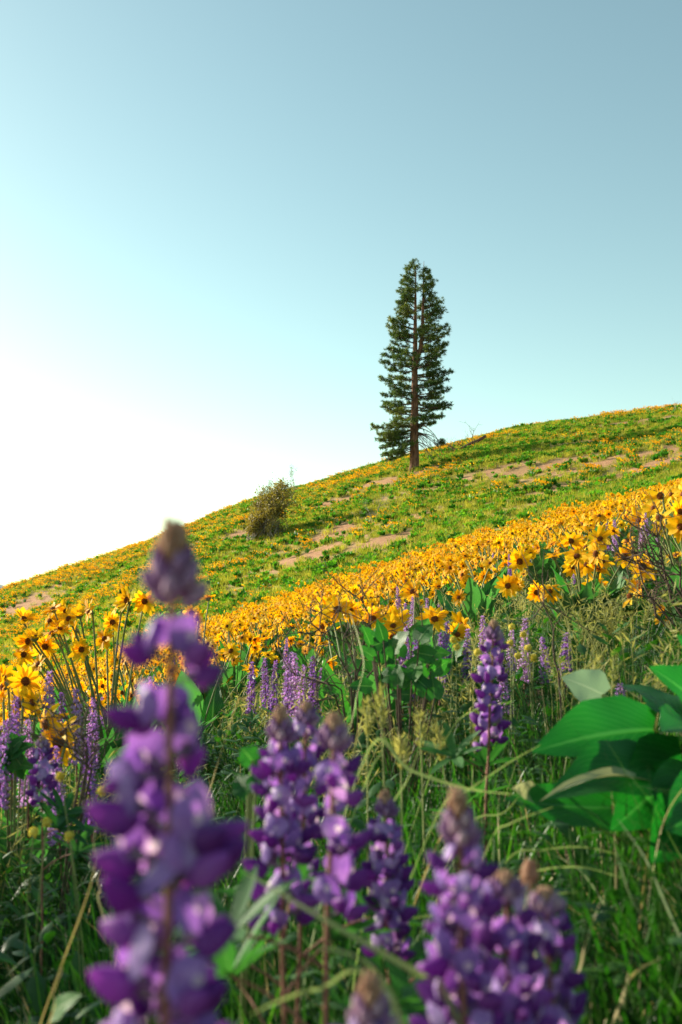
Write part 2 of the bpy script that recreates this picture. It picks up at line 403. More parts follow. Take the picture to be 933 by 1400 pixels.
# far land: low country reaching to the horizon and one mountain beyond the left shoulder of the hill
mb = MB()
n = 60
xs = np.linspace(-9000, 9000, n); ys = np.linspace(-9000, 15000, n)
XX, YY = np.meshgrid(xs, ys); ZZ = -140 + (fbm(XX / 1800, YY / 1800, 2) - .5) * 60
ii = np.arange(n * n).reshape(n, n)
mb.add(np.stack([XX, YY, ZZ], -1).reshape(-1, 3), np.stack([ii[:-1, :-1], ii[:-1, 1:], ii[1:, 1:], ii[1:, :-1]], -1).reshape(-1, 4))
tag(mb.obj('valley_floor', M['hazepale']), 'low valley land beyond the hill', 'valley', kind='structure')
mb = MB()
n = 50
xs = np.linspace(-5200, 200, n); ys = np.linspace(8000, 11000, n)
XX, YY = np.meshgrid(xs, ys)
bell = np.exp(-((XX + 3180) / 480)**2 - ((YY - 9400) / 700)**2) * 330 + np.exp(-((XX + 4100) / 600)**2 - ((YY - 9400) / 900)**2) * 420
ZZ = -160 + bell * (1 + (fbm(XX / 260, YY / 260, 9) - .5) * .25)
ii = np.arange(n * n).reshape(n, n)
mb.add(np.stack([XX, YY, ZZ], -1).reshape(-1, 3), np.stack([ii[:-1, :-1], ii[:-1, 1:], ii[1:, 1:], ii[1:, :-1]], -1).reshape(-1, 4))
tag(mb.obj('mountain', M['hazepale']), 'faint distant mountain beyond the left shoulder of the hill', 'mountain', kind='structure')

# ------------------------------------------------------------------ scatter of uncountable cover
def hidden_proto(name, me):
    return bpy.data.objects.new(name, me)
def scatter(name, protos, pts, rot, scl, pick, label, cat):
    """one 'stuff' object: a point mesh whose geometry nodes stand one of the protos on every point"""
    me = bpy.data.meshes.new(name)
    me.vertices.add(len(pts)); me.vertices.foreach_set('co', np.asarray(pts, np.float32).ravel())
    for nm, typ, key, val in (('rot', 'FLOAT_VECTOR', 'vector', rot), ('scl', 'FLOAT_VECTOR', 'vector', scl)):
        at_ = me.attributes.new(nm, typ, 'POINT'); at_.data.foreach_set(key, np.asarray(val, np.float32).ravel())
    at_ = me.attributes.new('pick', 'INT', 'POINT'); at_.data.foreach_set('value', np.asarray(pick, np.int32))
    ob = link(name, me)
    ng = bpy.data.node_groups.new(name, 'GeometryNodeTree')
    ng.interface.new_socket('Geometry', in_out='INPUT', socket_type='NodeSocketGeometry')
    ng.interface.new_socket('Geometry', in_out='OUTPUT', socket_type='NodeSocketGeometry')
    N, Lk = ng.nodes, ng.links.new
    gi, go = N.new('NodeGroupInput'), N.new('NodeGroupOutput')
    join = N.new('GeometryNodeJoinGeometry')
    def named(nm, typ):
        q = N.new('GeometryNodeInputNamedAttribute'); q.data_type = typ; q.inputs['Name'].default_value = nm; return q.outputs['Attribute']
    e2r = N.new('FunctionNodeEulerToRotation'); Lk(named('rot', 'FLOAT_VECTOR'), e2r.inputs[0])
    sc, pk = named('scl', 'FLOAT_VECTOR'), named('pick', 'INT')
    for k, po in enumerate(protos):
        oi = N.new('GeometryNodeObjectInfo'); oi.inputs['Object'].default_value = po; oi.inputs['As Instance'].default_value = True
        eq = N.new('FunctionNodeCompare'); eq.data_type = 'INT'; eq.operation = 'EQUAL'
        ia = [s for s in eq.inputs if s.type == 'INT']; Lk(pk, ia[0]); ia[1].default_value = k
        ip = N.new('GeometryNodeInstanceOnPoints')
        Lk(gi.outputs[0], ip.inputs['Points']); Lk(eq.outputs[0], ip.inputs['Selection']); Lk(oi.outputs['Geometry'], ip.inputs['Instance'])
        Lk(e2r.outputs[0], ip.inputs['Rotation']); Lk(sc, ip.inputs['Scale']); Lk(ip.outputs[0], join.inputs[0])
    Lk(join.outputs[0], go.inputs[0])
    md = ob.modifiers.new('cover', 'NODES'); md.node_group = ng
    return tag(ob, label, cat, kind='stuff')

def area_points(density, y0, y1, half, seed, keep=None):
    """points on the slope at an even density per square metre between two distances"""
    r = np.random.default_rng(seed)
    ymax = half(y1) * 2
    nn = int(density * ymax * (y1 - y0))
    x = (r.random(nn) - .5) * ymax; y = y0 + r.random(nn) * (y1 - y0)
    ok = np.abs(x) < half(y)
    if keep is not None: ok &= r.random(nn) < keep(x, y)
    x, y = x[ok], y[ok]
    return np.stack([x, y, ground(x, y)], -1), r

# ---- blades and tufts
def grass_tuft(n, h0, h1, w, spread, seed, lean=.5, segs=4, mats=(0,), probs=(1,)):
    r = random.Random(seed); mb = MB()
    for _ in range(n):
        a = r.uniform(0, 6.283); d = spread * math.sqrt(r.random()); b = Vector((math.cos(a) * d, math.sin(a) * d, -.01))
        a2 = a + r.uniform(-1.2, 1.2); h = r.uniform(h0, h1); ln = lean * r.uniform(.15, 1.2) * h
        out = Vector((math.cos(a2), math.sin(a2), 0))
        pts = bez(b, b + out * ln * .2 + Vector((0, 0, h * .75)), b + out * ln + Vector((0, 0, h * r.uniform(.72, 1))), segs)
        side = Vector((-out.y, out.x, r.uniform(-.4, .4)))
        ww = w * r.uniform(.6, 1.3)
        strip(mb, pts, [ww * (1 - .15 * i - .8 * (i / segs)**2.2) if i < segs else ww * .04 for i in range(segs + 1)], side, r.choices(mats, probs)[0])
    return mb

# ------------------------------------------------------------------ balsamroot: leaves and flower heads
LEAF_W = [.50, .93, 1.0, .94, .82, .66, .47, .26, .02]
def arrow_leaf(mb, base, tip, normal, W, bend=.1, fold=.25, wave=.12, mat=0, seed=0, lobes=.12, curl=0.0):
    r = random.Random(seed)
    base, tip, normal = Vector(base), Vector(tip), Vector(normal).normalized()
    L_ = (tip - base).length
    pts = bez(base, (base + tip) / 2 + normal * bend * L_ * 2, tip, len(LEAF_W) - 1)
    cols = [-1, -.66, -.33, 0, .33, .66, 1]
    V, UV = [], []; ph = r.uniform(0, 6)
    for i, p in enumerate(pts):
        t = (pts[min(i + 1, len(pts) - 1)] - pts[max(i - 1, 0)]).normalized()
        s = t.cross(normal).normalized(); up = s.cross(t)
        for c in cols:
            w = W * LEAF_W[i]; e = abs(c)
            q = p + s * c * w + up * (fold * w * e + wave * w * e * e * math.sin(ph + i * 1.5 + (2 if c > 0 else 0)) - curl * w * e**3)
            if i == 0: q -= t * lobes * L_ * e
            V.append(q); UV.append((i / (len(pts) - 1), (c + 1) / 2))
    k = len(cols)
    Q = [(i * k + j, i * k + j + 1, (i + 1) * k + j + 1, (i + 1) * k + j) for i in range(len(pts) - 1) for j in range(k - 1)]
    mb.add(V, Q, None, mat, UV)

def leaf_variant(seed, size=1.0):
    """a basal leaf: petiole from the origin, blade leaning out along +X"""
    r = random.Random(seed); mb = MB()
    pl = r.uniform(.10, .19) * size; lean = r.uniform(.25, .75)
    b = Vector((pl * lean, 0, pl)); bl = r.uniform(.17, .27) * size
    el = r.uniform(.35, 1.25); tw = r.uniform(-.5, .5)
    d = Vector((math.cos(el), tw * .6, math.sin(el))).normalized()
    nrm = Vector((-math.sin(el), r.uniform(-.4, .4), math.cos(el)))
    tube(mb, bez((0, 0, -.02), (pl * lean * .2, 0, pl * .6), b, 4), [.005, .0045, .004, .0036, .003], 5, 1, False)
    arrow_leaf(mb, b, b + d * bl, nrm, bl * r.uniform(.24, .33), r.uniform(-.02, .16), r.uniform(.1, .5), .16, 0, seed)
    return mb
leaf_mbs = [leaf_variant(100 + i) for i in range(8)]
leaf_meshes = [m.mesh('arrowleaf', [M['bleaf'], M['stalk']]) for m in leaf_mbs]

def petal(mb, a, r0, ln, w, up, droop, mat=0, rows=4, roll=0.0, fold=.25):
    """one ray petal leaving the disc at angle a"""
    c, s = math.cos(a), math.sin(a); V, UV = [], []
    prof = [.45, .95, 1.0, .78, .22] if rows == 4 else [.55, 1.0, .3]
    for i in range(rows + 1):
        t = i / rows; rr = r0 + ln * t * math.cos(up); z = ln * (math.sin(up) * t - droop * t * t)
        for k, e in enumerate((-1, 0, 1)):
            y = e * w * prof[i]; zz = z + abs(e) * fold * w * prof[i] + e * roll * w
            V.append((c * rr - s * y, s * rr + c * y, zz)); UV.append((t, (e + 1) / 2))
    Q = [(i * 3 + j, i * 3 + j + 1, i * 3 + j + 4, i * 3 + j + 3) for i in range(rows) for j in range(2)]
    mb.add(V, Q, None, mat, UV)
def dome(mb, r0, h, mat, n=10, rings=3, z0=0.0):
    V = []; 
    for i in range(rings):
        w = i / rings * math.pi / 2
        V += [(math.cos(2 * math.pi * k / n) * r0 * math.cos(w), math.sin(2 * math.pi * k / n) * r0 * math.cos(w), z0 + h * math.sin(w)) for k in range(n)]
    V.append((0, 0, z0 + h))
    Q = [(i * n + k, i * n + (k + 1) % n, (i + 1) * n + (k + 1) % n, (i + 1) * n + k) for i in range(rings - 1) for k in range(n)]
    e = len(V) - 1; T = [((rings - 1) * n + k, (rings - 1) * n + (k + 1) % n, e) for k in range(n)]
    mb.add(V, Q, T, mat)
def head_core(mb, r0=.0098, dm=0, bm=1, n=12):
    dome(mb, r0, r0 * .62, dm, n, 3, .001)
    # bumpy disc florets
    rr = random.Random(3)
    if n >= 10:
        for k in range(26):
            a = k * 2.39996; q = r0 * .92 * math.sqrt(k / 26); z = r0 * .62 * math.sqrt(max(0, 1 - (q / r0)**2))
            x, y = q * math.cos(a), q * math.sin(a); s = r0 * .10
            mb.add([(x - s, y - s, z), (x + s, y - s, z), (x + s, y + s, z), (x - s, y + s, z), (x, y, z + s * 2.4)], None, [(0, 1, 4), (1, 2, 4), (2, 3, 4), (3, 0, 4)], dm)
    # green cup of bracts behind
    V = [(math.cos(2 * math.pi * k / n) * q, math.sin(2 * math.pi * k / n) * q, z) for (q, z) in ((r0 * 1.12, .002), (r0 * 1.0, -.006), (.0035, -.013)) for k in range(n)]
    mb.add(V, [(i * n + k, (i + 1) * n + k, (i + 1) * n + (k + 1) % n, i * n + (k + 1) % n) for i in range(2) for k in range(n)], None, bm)
def head_whole(style, seed, n=14, rows=4, disc_n=10):
    """0 open, 1 cupped, 2 drooping, 3 ragged"""
    r = random.Random(seed); mb = MB()
    head_core(mb, .0098 * r.uniform(.85, 1.1), 1, 2, disc_n)
    up, dr = [(.22, .12), (.62, .08), (.05, .5), (.3, .3)][style]
    for k in range(n):
        if style == 3 and r.random() < .35: continue
        petal(mb, 2 * math.pi * k / n + r.uniform(-.12, .12), .0082, .0335 * r.uniform(.82, 1.15), .0078 * (14 / n) * r.uniform(.85, 1.15), up + r.uniform(-.18, .18), dr + r.uniform(-.1, .1), 0, rows, r.uniform(-.3, .3))
    return mb
FM = [M['petal'], M['disc'], M['bract']]
head_mbs = [head_whole(s, 40 + i) for i, s in enumerate([0, 0, 0, 1, 1, 2, 3])]
head_meshes = [m.mesh('balsamroot_flower', FM) for m in head_mbs]
low_heads = [head_whole(s, 70 + i, 9, 2, 6) for i, s in enumerate([0, 0, 1, 2])]
# pieces for the nearest flowers
core_meshes = []
for i in range(3):
    mb = MB(); head_core(mb, .0096 + .0008 * i, 0, 1, 14); core_meshes.append(mb.mesh('flower_disc', [M['disc'], M['bract']]))
petal_meshes = {}
for s, (up, dr) in enumerate([(.22, .12), (.62, .08), (.05, .5), (.3, .3)]):
    petal_meshes[s] = []
    for j in range(4):
        mb = MB(); petal(mb, 0, .0082, .0345 * (.88 + .09 * j), .0078 * (1.1 - .06 * j), up + (.1 - .07 * j), dr, 0, 4, (-.25, .1, .3, 0)[j]); petal_meshes[s].append(mb.mesh('petal', [M['petal']]))

def face_dir(r, spread=.75):
    """flower heads turn roughly to the light and to the open slope"""
    v = Vector((r.gauss(-.38, spread), r.gauss(-.75, spread * .75), r.gauss(.32, .35)))
    return v.normalized() if v.length > .2 else Vector((0, -1, .2))

def stalk_points(base, head, d, sag=.12):
    base, head = Vector(base), Vector(head)
    hgt = (head - base).length
    c = base * .35 + head * .65; c = Vector((base.x * .55 + head.x * .45, base.y * .55 + head.y * .45, c.z + hgt * .04))
    end = head - Vector(d) * .012
    return bez(base, c, end, 7)

def balsamroot(label, base, heads, leaves, leaf_scale=1.0, seed=0, group=None, split_petals=True, leaf_mat_mesh=None, name='balsamroot_plant'):
    """heads: (photo x, photo y, distance, style) ; leaves: number or list of azimuths"""
    r = random.Random(seed)
    bx, by = base; bz = gz(bx, by)
    t = thing(name, (bx, by, bz), label, 'flower plant', group)
    O = Vector((bx, by, bz))
    for (u, v, d, st) in heads:
        p = at(u, v, d) - O
        f = face_dir(r, .5)
        mb = MB(); j = Vector((r.gauss(0, .02), r.gauss(0, .02), -.01))
        tube(mb, stalk_points(j, p, f), [.0045, .0042, .004, .0037, .0035, .0033, .003, .003], 6, 0, False)
        mb.obj('stalk', [M['stalk']], t)
        Mh = Matrix.Translation(p) @ frame_to(f, r.uniform(0, 6.28)) @ Matrix.Scale(r.uniform(.92, 1.12), 4)
        if split_petals:
            h = link('flower_head', r.choice(core_meshes), t, Mh)
            n = 14
            if st == 4: ks = [0, 1, 2]; st2 = 1          # nearly all petals fallen
            else: ks = range(n); st2 = st
            for k in ks:
                if st == 3 and r.random() < .3: continue
                link('petal', r.choice(petal_meshes[st2]), h, Matrix.Rotation(2 * math.pi * k / n + r.uniform(-.12, .12), 4, 'Z') @ Matrix.Rotation(r.uniform(-.2, .2), 4, 'Y') @ Matrix.Scale(r.uniform(.85, 1.1), 4))
        else:
            link('flower_head', head_meshes[{0: r.randrange(3), 1: 3 + r.randrange(2), 2: 5, 3: 6, 4: 6}[st]], t, Mh)
    az = leaves if isinstance(leaves, (list, tuple)) else [r.uniform(0, 6.283) for _ in range(leaves)]
    for a_ in az:
        s = leaf_scale * r.uniform(.8, 1.2)
        link('leaf', r.choice(leaf_meshes), t, Matrix.Translation((r.gauss(0, .02), r.gauss(0, .02), 0)) @ Matrix.Rotation(a_, 4, 'Z') @ Matrix.Scale(s, 4))
    return t

# ------------------------------------------------------------------ lupine pieces
def wing_mb():
    """two inflated wing petals closing over the keel: blunt at the throat, tapering to an upturned beak"""
    mb = MB(); n, m = 12, 9; V = []
    for i in range(m + 1):
        t = i / m; x = .001 + .0150 * t
        prof = (math.sin(math.pi * min(.985, t * .93 + .06))**.55) * (1 - .10 * t)
        hz, wy = .0058 * prof, .0036 * prof
        zc = -.0006 + .0036 * t**2
        for k in range(n):
            a = 2 * math.pi * k / n
            crease = 1 - .30 * max(0, math.cos(a))**8 * prof
            V.append((x + .0006 * math.sin(3 * a), wy * math.sin(a) * (1 + .15 * math.cos(a)), zc + hz * math.cos(a) * crease * (1.15 if math.cos(a) < 0 else .85)))
    Q = [(i * n + k, i * n + (k + 1) % n, (i + 1) * n + (k + 1) % n, (i + 1) * n + k) for i in range(m) for k in range(n)]
    mb.add(V, Q); return mb
def banner_mb(mat_edge=0, mat_eye=1):
    mb = MB(); n = 7
    for half, rings, mat in ((0, (0, .27), mat_eye), (1, (.27, .55, .8, 1.0), mat_edge)):
        V, UV = [], []
        for q in rings:
            for k in range(2 * n):
                a = 2 * math.pi * k / (2 * n)
                y = .0080 * q * math.sin(a) * (1 + .06 * math.cos(5 * a)); z = .0088 * q * math.cos(a) * (1 - .10 * (max(0, math.cos(a))**12))
                x = -.0060 * q * q * abs(math.sin(a))**1.5 + .0006 * q * math.sin(4 * a + 1) - .0026 * max(0, math.cos(a)) * q * q
                V.append((.0048 + x, y, .0082 + z)); UV.append((q, k / (2 * n)))
        w = 2 * n
        mb.add(V, [(i * w + k, i * w + (k + 1) % w, (i + 1) * w + (k + 1) % w, (i + 1) * w + k) for i in range(len(rings) - 1) for k in range(w)], None, mat, UV)
    return mb
def calyx_mb():
    mb = MB()
    tube(mb, [(-.0065, 0, -.0015), (-.003, 0, -.0002), (0, 0, .0008), (.0032, 0, .0022)], [.0007, .0008, .0019, .0024], 7, 0, False)
    for s in (1, -1):
        strip(mb, [(.0005, 0, .001 + .0022 * s), (.004, 0, .001 + .0036 * s), (.0065, 0, .0012 + .003 * s)], [.0018, .0015, .0002], (0, 1, 0), 0, .4)
    return mb
def bud_mb():
    mb = MB()
    tube(mb, [(0, 0, 0), (.0012, 0, .0018), (.0026, 0, .005), (.0034, 0, .008), (.0032, 0, .0105)], [.0009, .0022, .0030, .0022, .0007], 8, 0, True)
    return mb
wing_me = wing_mb().mesh('lupine_wings', [M['wing']])
banner_me = banner_mb().mesh('banner', [M['banner'], M['bannerpale']])
calyx_me = calyx_mb().mesh('calyx', [M['calyx']])
bud_me = bud_mb().mesh('bud', [M['bud']])
budtip_me = bud_mb().mesh('bud', [M['budtip']])

def palmate_mb(r, ln=.05, n=8):
    mb = MB()
    for k in range(n):
        a = 2 * math.pi * k / n + r.uniform(-.1, .1); e = r.uniform(.1, .6); l2 = ln * r.uniform(.8, 1.1)
        d = Vector((math.cos(a), math.sin(a), 0)); tip = d * l2 * math.cos(e) + Vector((0, 0, l2 * math.sin(e)))
        mid = d * l2 * .5 + Vector((0, 0, l2 * .42 * math.sin(e) + .003))
        strip(mb, bez((0, 0, 0), mid, tip, 5), [.0012, .0042, .0056, .0058, .0042, .0004], (-d.y, d.x, 0), 0, .35)
    return mb
pr = random.Random(8)
palm_mbs = [palmate_mb(pr) for _ in range(3)]
palm_meshes = [m.mesh('palmate_leaf', [M['lleaf']]) for m in palm_mbs]

def lupine_near(label, tip, length, scale=1.0, lean=(0, 0), seed=0, spacing=.0165, per=5, bud_len=.026, gap=.018, nleaf=5, sparse=0.0, split=True, side=None, name='lupine', front=.45):
    """tip: top of the raceme; the stem stands on the ground below"""
    r = random.Random(seed)
    tip = Vector(tip); bx, by = tip.x + lean[0], tip.y + lean[1]
    base = Vector((bx, by, gz(bx, by)))
    t = thing(name, base, label, 'wildflower', None)
    ht = tip - base
    def stem_at(f):           # f: metres below the tip
        k = max(0, 1 - f / ht.length)
        return Vector((ht.x * k**1.4, ht.y * k**1.4, ht.z * k))
    mb = MB(); N = 16
    fs = [ht.length * (1 - i / N) for i in range(N + 1)]
    tube(mb, [stem_at(f) + Vector((math.sin(f * 60 + seed) * .0006, 0, 0)) for f in fs], [.0019 * scale * (1 - .55 * i / N) + .0004 for i in range(N + 1)], 8, 0)
    mb.obj('stem', [M['lstem']], t)
    # cone of unopened buds at the tip
    nb = 26
    for k in range(nb):
        q = (k + .5) / nb
        a = k * 2.39996; f = bud_len * scale * (.98 - .92 * q) 
        rad = .0052 * scale * (1 - q)**.7
        ang = .50 * (1 - q)**1.3
        Mb = Matrix.Translation(stem_at(f) + Vector((math.cos(a), math.sin(a), 0)) * rad * .55) @ Matrix.Rotation(a, 4, 'Z') @ Matrix.Rotation(ang, 4, 'Y') @ Matrix.Scale(scale * (1.05 - .45 * q), 4)
        link('bud', budtip_me if q > .58 else bud_me, t, Mb)
    # open whorls below
    f = bud_len * scale + gap; w = 0
    while f < length:
        k0 = r.uniform(0, 6.28); grow = min(1, .72 + .10 * w)
        nper = per if r.random() > .3 else per - 1
        for k in range(nper):
            if r.random() < sparse: continue
            a = k0 + 2 * math.pi * k / nper + r.uniform(-.22, .22)
            if -math.sin(a) > .55 and r.random() < front: continue
            if side is not None and math.cos(a - side) < -.1: continue
            ff = f + r.uniform(-.5, .5) * spacing * .8
            pitch = -.30 * (1 - grow) - r.uniform(-.38, .42)
            s = scale * grow * r.uniform(.92, 1.1)
            Mf = Matrix.Translation(stem_at(ff) + Vector((math.cos(a), math.sin(a), 0)) * .0082 * s) @ Matrix.Rotation(a, 4, 'Z') @ Matrix.Rotation(pitch, 4, 'Y') @ Matrix.Rotation(r.uniform(-.45, .45), 4, 'X') @ Matrix.Diagonal((s * r.uniform(.85, 1.12), s * r.uniform(.85, 1.15), s * r.uniform(.85, 1.15), 1))
            fl = link('flower', wing_me, t, Mf)
            link('banner', banner_me, fl, Matrix.Rotation(r.uniform(-.35, .55), 4, 'Y') @ Matrix.Rotation(r.uniform(-.25, .25), 4, 'Z'))
            link('calyx', calyx_me, fl)
        f += spacing * scale * r.uniform(.9, 1.12) * (1 + .02 * w); w += 1
    # leaves on the stem under the raceme
    for k in range(nleaf):
        ff = length + .02 + k * .03 + r.uniform(0, .02)
        if ff > ht.length - .03: ff = ht.length - .04 - r.random() * .05
        a = r.uniform(0, 6.28); p0 = stem_at(ff); ln = r.uniform(.04, .075)
        p1 = p0 + Vector((math.cos(a) * ln, math.sin(a) * ln, ln * .5))
        mb = MB(); tube(mb, bez(p0, p0.lerp(p1, .5) + Vector((0, 0, .01)), p1, 3), [.0012, .0011, .001, .0009], 5, 1, False)
        nrm = Vector((math.cos(a) * .5, math.sin(a) * .5, 1))
        mb.add_mb(r.choice(palm_mbs), Matrix.Translation(p1) @ frame_to(nrm, r.uniform(0, 6)) @ Matrix.Scale(r.uniform(.8, 1.2), 4))
        mb.obj('leaf', [M['lleaf'], M['lstem']], t)
    return t

# lupines a few steps away: one blossom mesh per plant
def lup_blossoms(seed, length=.15, dens=1.0):
    r = random.Random(seed); mb = MB(); f = .0
    k = 0
    z = 0.0
    while z < length:
        q = z / length                      # 0 at the bottom, 1 at the top
        rad = .019 * (1 - .72 * q**1.6); n = 6 if q < .75 else 4
        for j in range(n):
            if r.random() > dens: continue
            a = 6.283 * j / n + r.uniform(-.3, .3) + k * .6; zz = z + r.uniform(-.003, .003)
            s = (1.0 - .5 * q) * r.uniform(.85, 1.15)
            c = Vector((math.cos(a) * rad * .6, math.sin(a) * rad * .6, zz)); d = Vector((math.cos(a), math.sin(a), .25)).normalized()
            sd = Vector((-math.sin(a), math.cos(a), 0)); up = d.cross(sd)
            L_ = .0125 * s
            # a small inflated pod of wings (octahedron-like) and a standing banner
            V = [c, c + d * L_ * .5 + up * .004 * s, c + d * L_ * .5 - up * .005 * s, c + d * L_ * .5 + sd * .0042 * s, c + d * L_ * .5 - sd * .0042 * s, c + d * L_]
            mb.add(V, None, [(0, 1, 3), (0, 3, 2), (0, 2, 4), (0, 4, 1), (5, 3, 1), (5, 2, 3), (5, 4, 2), (5, 1, 4)], 0)
            b0 = c + d * .003 * s; u2 = Vector((0, 0, 1))
            V = [b0 - sd * .0035 * s, b0 + sd * .0035 * s, b0 + sd * .006 * s + u2 * .007 * s - d * .002 * s, b0 + u2 * .011 * s, b0 - sd * .006 * s + u2 * .007 * s - d * .002 * s]
            mb.add(V, None, [(0, 1, 2), (0, 2, 3), (0, 3, 4)], 1)
        z += .0105 * (1 - .35 * q); k += 1
    return mb
lup_b_mbs = [lup_blossoms(i, .15 + .02 * i, .92) for i in range(4)]
lup_b_me = [m.mesh('blossoms', [M['lupfar'], M['banner']]) for m in lup_b_mbs]
def lup_leaves(seed):
    r = random.Random(seed); mb = MB()
    for k in range(9):
        a = r.uniform(0, 6.28); z = r.uniform(.05, .22); ln = r.uniform(.04, .08); p1 = Vector((math.cos(a) * ln, math.sin(a) * ln, z + ln * .4))
        tube(mb, [(0, 0, z - .02), p1], [.001, .001], 4, 0, False)
        mb.add_mb(r.choice(palm_mbs), Matrix.Translation(p1) @ frame_to((math.cos(a) * .4, math.sin(a) * .4, 1), r.uniform(0, 6)))
    return mb
lup_l_me = [lup_leaves(60 + i).mesh('lupine_leaves', [M['lleaf']]) for i in range(3)]
lstem_mb = MB(); tube(lstem_mb, [(0, 0, -.01), (.002, 0, .33), (0, 0, .66), (0, 0, 1.0)], [.003, .0028, .002, .0012], 6)
lstem_me = lstem_mb.mesh('stem', [M['lstem']])
def lupine_mid(label, tip, scale=1.0, seed=0, group=None):
    r = random.Random(seed); tip = Vector(tip)
    bx, by = tip.x + r.gauss(0, .015), tip.y + r.gauss(0, .015); base = Vector((bx, by, gz(bx, by)))
    t = thing('lupine', base, label, 'wildflower', group)
    ht = tip - base; Lb = min(.17 * scale, ht.length * .55)
    tilt = frame_to(ht, 0)
    link('stem', lstem_me, t, tilt @ Matrix.Diagonal((1, 1, ht.length, 1)))
    k = r.randrange(4); bl = (.15 + .02 * k)
    link('blossoms', lup_b_me[k], t, tilt @ Matrix.Translation((0, 0, ht.length - Lb)) @ Matrix.Rotation(r.uniform(0, 6), 4, 'Z') @ Matrix.Diagonal((scale, scale, Lb / bl, 1)))
    link('leaves', r.choice(lup_l_me), t, Matrix.Rotation(r.uniform(0, 6), 4, 'Z') @ Matrix.Scale(max(.5, min(1.0, ht.length / .42)), 4))
    return t

# ------------------------------------------------------------------ twiggy shrubs
def grow_twigs(mb, p, d, ln, rad, depth, r, mat=0, kink=.35, kids=(2, 4), leaf=None, up=.05):
    d = Vector(d).normalized(); pts = [Vector(p)]; n = 4 if depth > 0 else 3
    for i in range(n):
        d = (d + Vector((r.gauss(0, kink), r.gauss(0, kink), r.gauss(up, kink))) * .5).normalized()
        pts.append(pts[-1] + d * ln / n)
    tube(mb, pts, [rad * (1 - .5 * i / n) for i in range(n + 1)], 5 if depth > 1 else 4, mat, True)
    if leaf:
        leaf(mb, pts, depth, r)
    if depth > 0:
        for _ in range(r.randint(*kids)):
            i = r.randint(1, n); q = pts[i]; dd = (d + Vector((r.gauss(0, .7), r.gauss(0, .7), r.gauss(.1, .55)))).normalized()
            grow_twigs(mb, q, dd, ln * r.uniform(.45, .75), rad * .55, depth - 1, r, mat, kink, kids, leaf, up)
def leaf_cards(target, n, size, mat=0, top=1):
    def f(_, pts, depth, r):
        mb = target
        if depth > top: return
        for _ in range(n):
            i = r.randrange(len(pts) - 1); p = pts[i].lerp(pts[i + 1], r.random()) + Vector((r.gauss(0, size), r.gauss(0, size), r.gauss(0, size)))
            d = Vector((r.gauss(0, 1), r.gauss(0, 1), r.gauss(.4, .8))).normalized(); s = d.cross(Vector((r.gauss(0, 1), r.gauss(0, 1), r.gauss(0, 1)))).normalized(); L_ = size * r.uniform(.7, 1.4)
            mb.add([p, p + d * L_ * .5 + s * L_ * .28, p + d * L_, p + d * L_ * .5 - s * L_ * .28], [(0, 1, 2, 3)], None, mat)
    return f

# ================================================================== the pine on the ridge
PB = hit(566, 643)
PX = PB.y / FPX                                     # metres per photograph pixel at the pine
PH = 296 * PX
pine = thing('pine_tree', PB, 'tall lone pine with forked top standing on the hill ridge', 'tree')
pr = random.Random(5)
def trunk_x(z):                                     # slight lean of the main stem
    return (.4 + 4.5 * (z / PH)) * PX * 1.0
trunk = MB()
zs = [-.4, .0, .25, .6, 1.2, 2.2, 3.5, 5, 7, 9, 11, 13, 15, PH * .985]
zs = [z for z in zs if z < PH]
tube(trunk, [(trunk_x(max(z, 0)) + .03 * math.sin(z * 1.7), .03 * math.cos(z * 1.3), z) for z in zs],
     [.48 if z < -.1 else (.43 if z < .1 else (.37 if z < .3 else .345 * (1 - (z / PH)**1.15) + .015)) for z in zs], 14)
trunk_ob = trunk.obj('trunk', [M['bark']], pine)
fork_z = PH * .50
lead = MB()
lz = [fork_z, fork_z + .5, fork_z + 1.2, fork_z + 2.4, fork_z + 4, PH * .8, PH * .92, PH * 1.0]
def lead_x(z): return trunk_x(fork_z) + min(1, (z - fork_z) / 1.6) * .50 + max(0, z - fork_z) * .028
tube(lead, [(lead_x(z), -.12 * min(1, (z - fork_z) / 1.5), z) for z in lz], [.19, .18, .165, .145, .12, .085, .045, .012], 9)
lead.obj('leader', [M['bark']], trunk_ob)

def needle_tuft(seed, n=26, rad=.24):
    r = random.Random(seed); V, T = [], []
    for k in range(n):
        d = Vector((r.gauss(0, 1), r.gauss(0, 1), r.gauss(.35, .9))).normalized()
        s = d.cross(Vector((r.gauss(0, 1), r.gauss(0, 1), r.gauss(0, 1)))).normalized() * .017
        L_ = rad * r.uniform(.65, 1.1); o = len(V)
        V += [d * .02 - s, d * .02 + s, d * L_]; T.append((o, o + 1, o + 2))
    return np.array([tuple(v) for v in V]), np.array(T)
tufts = [needle_tuft(i) for i in range(6)]

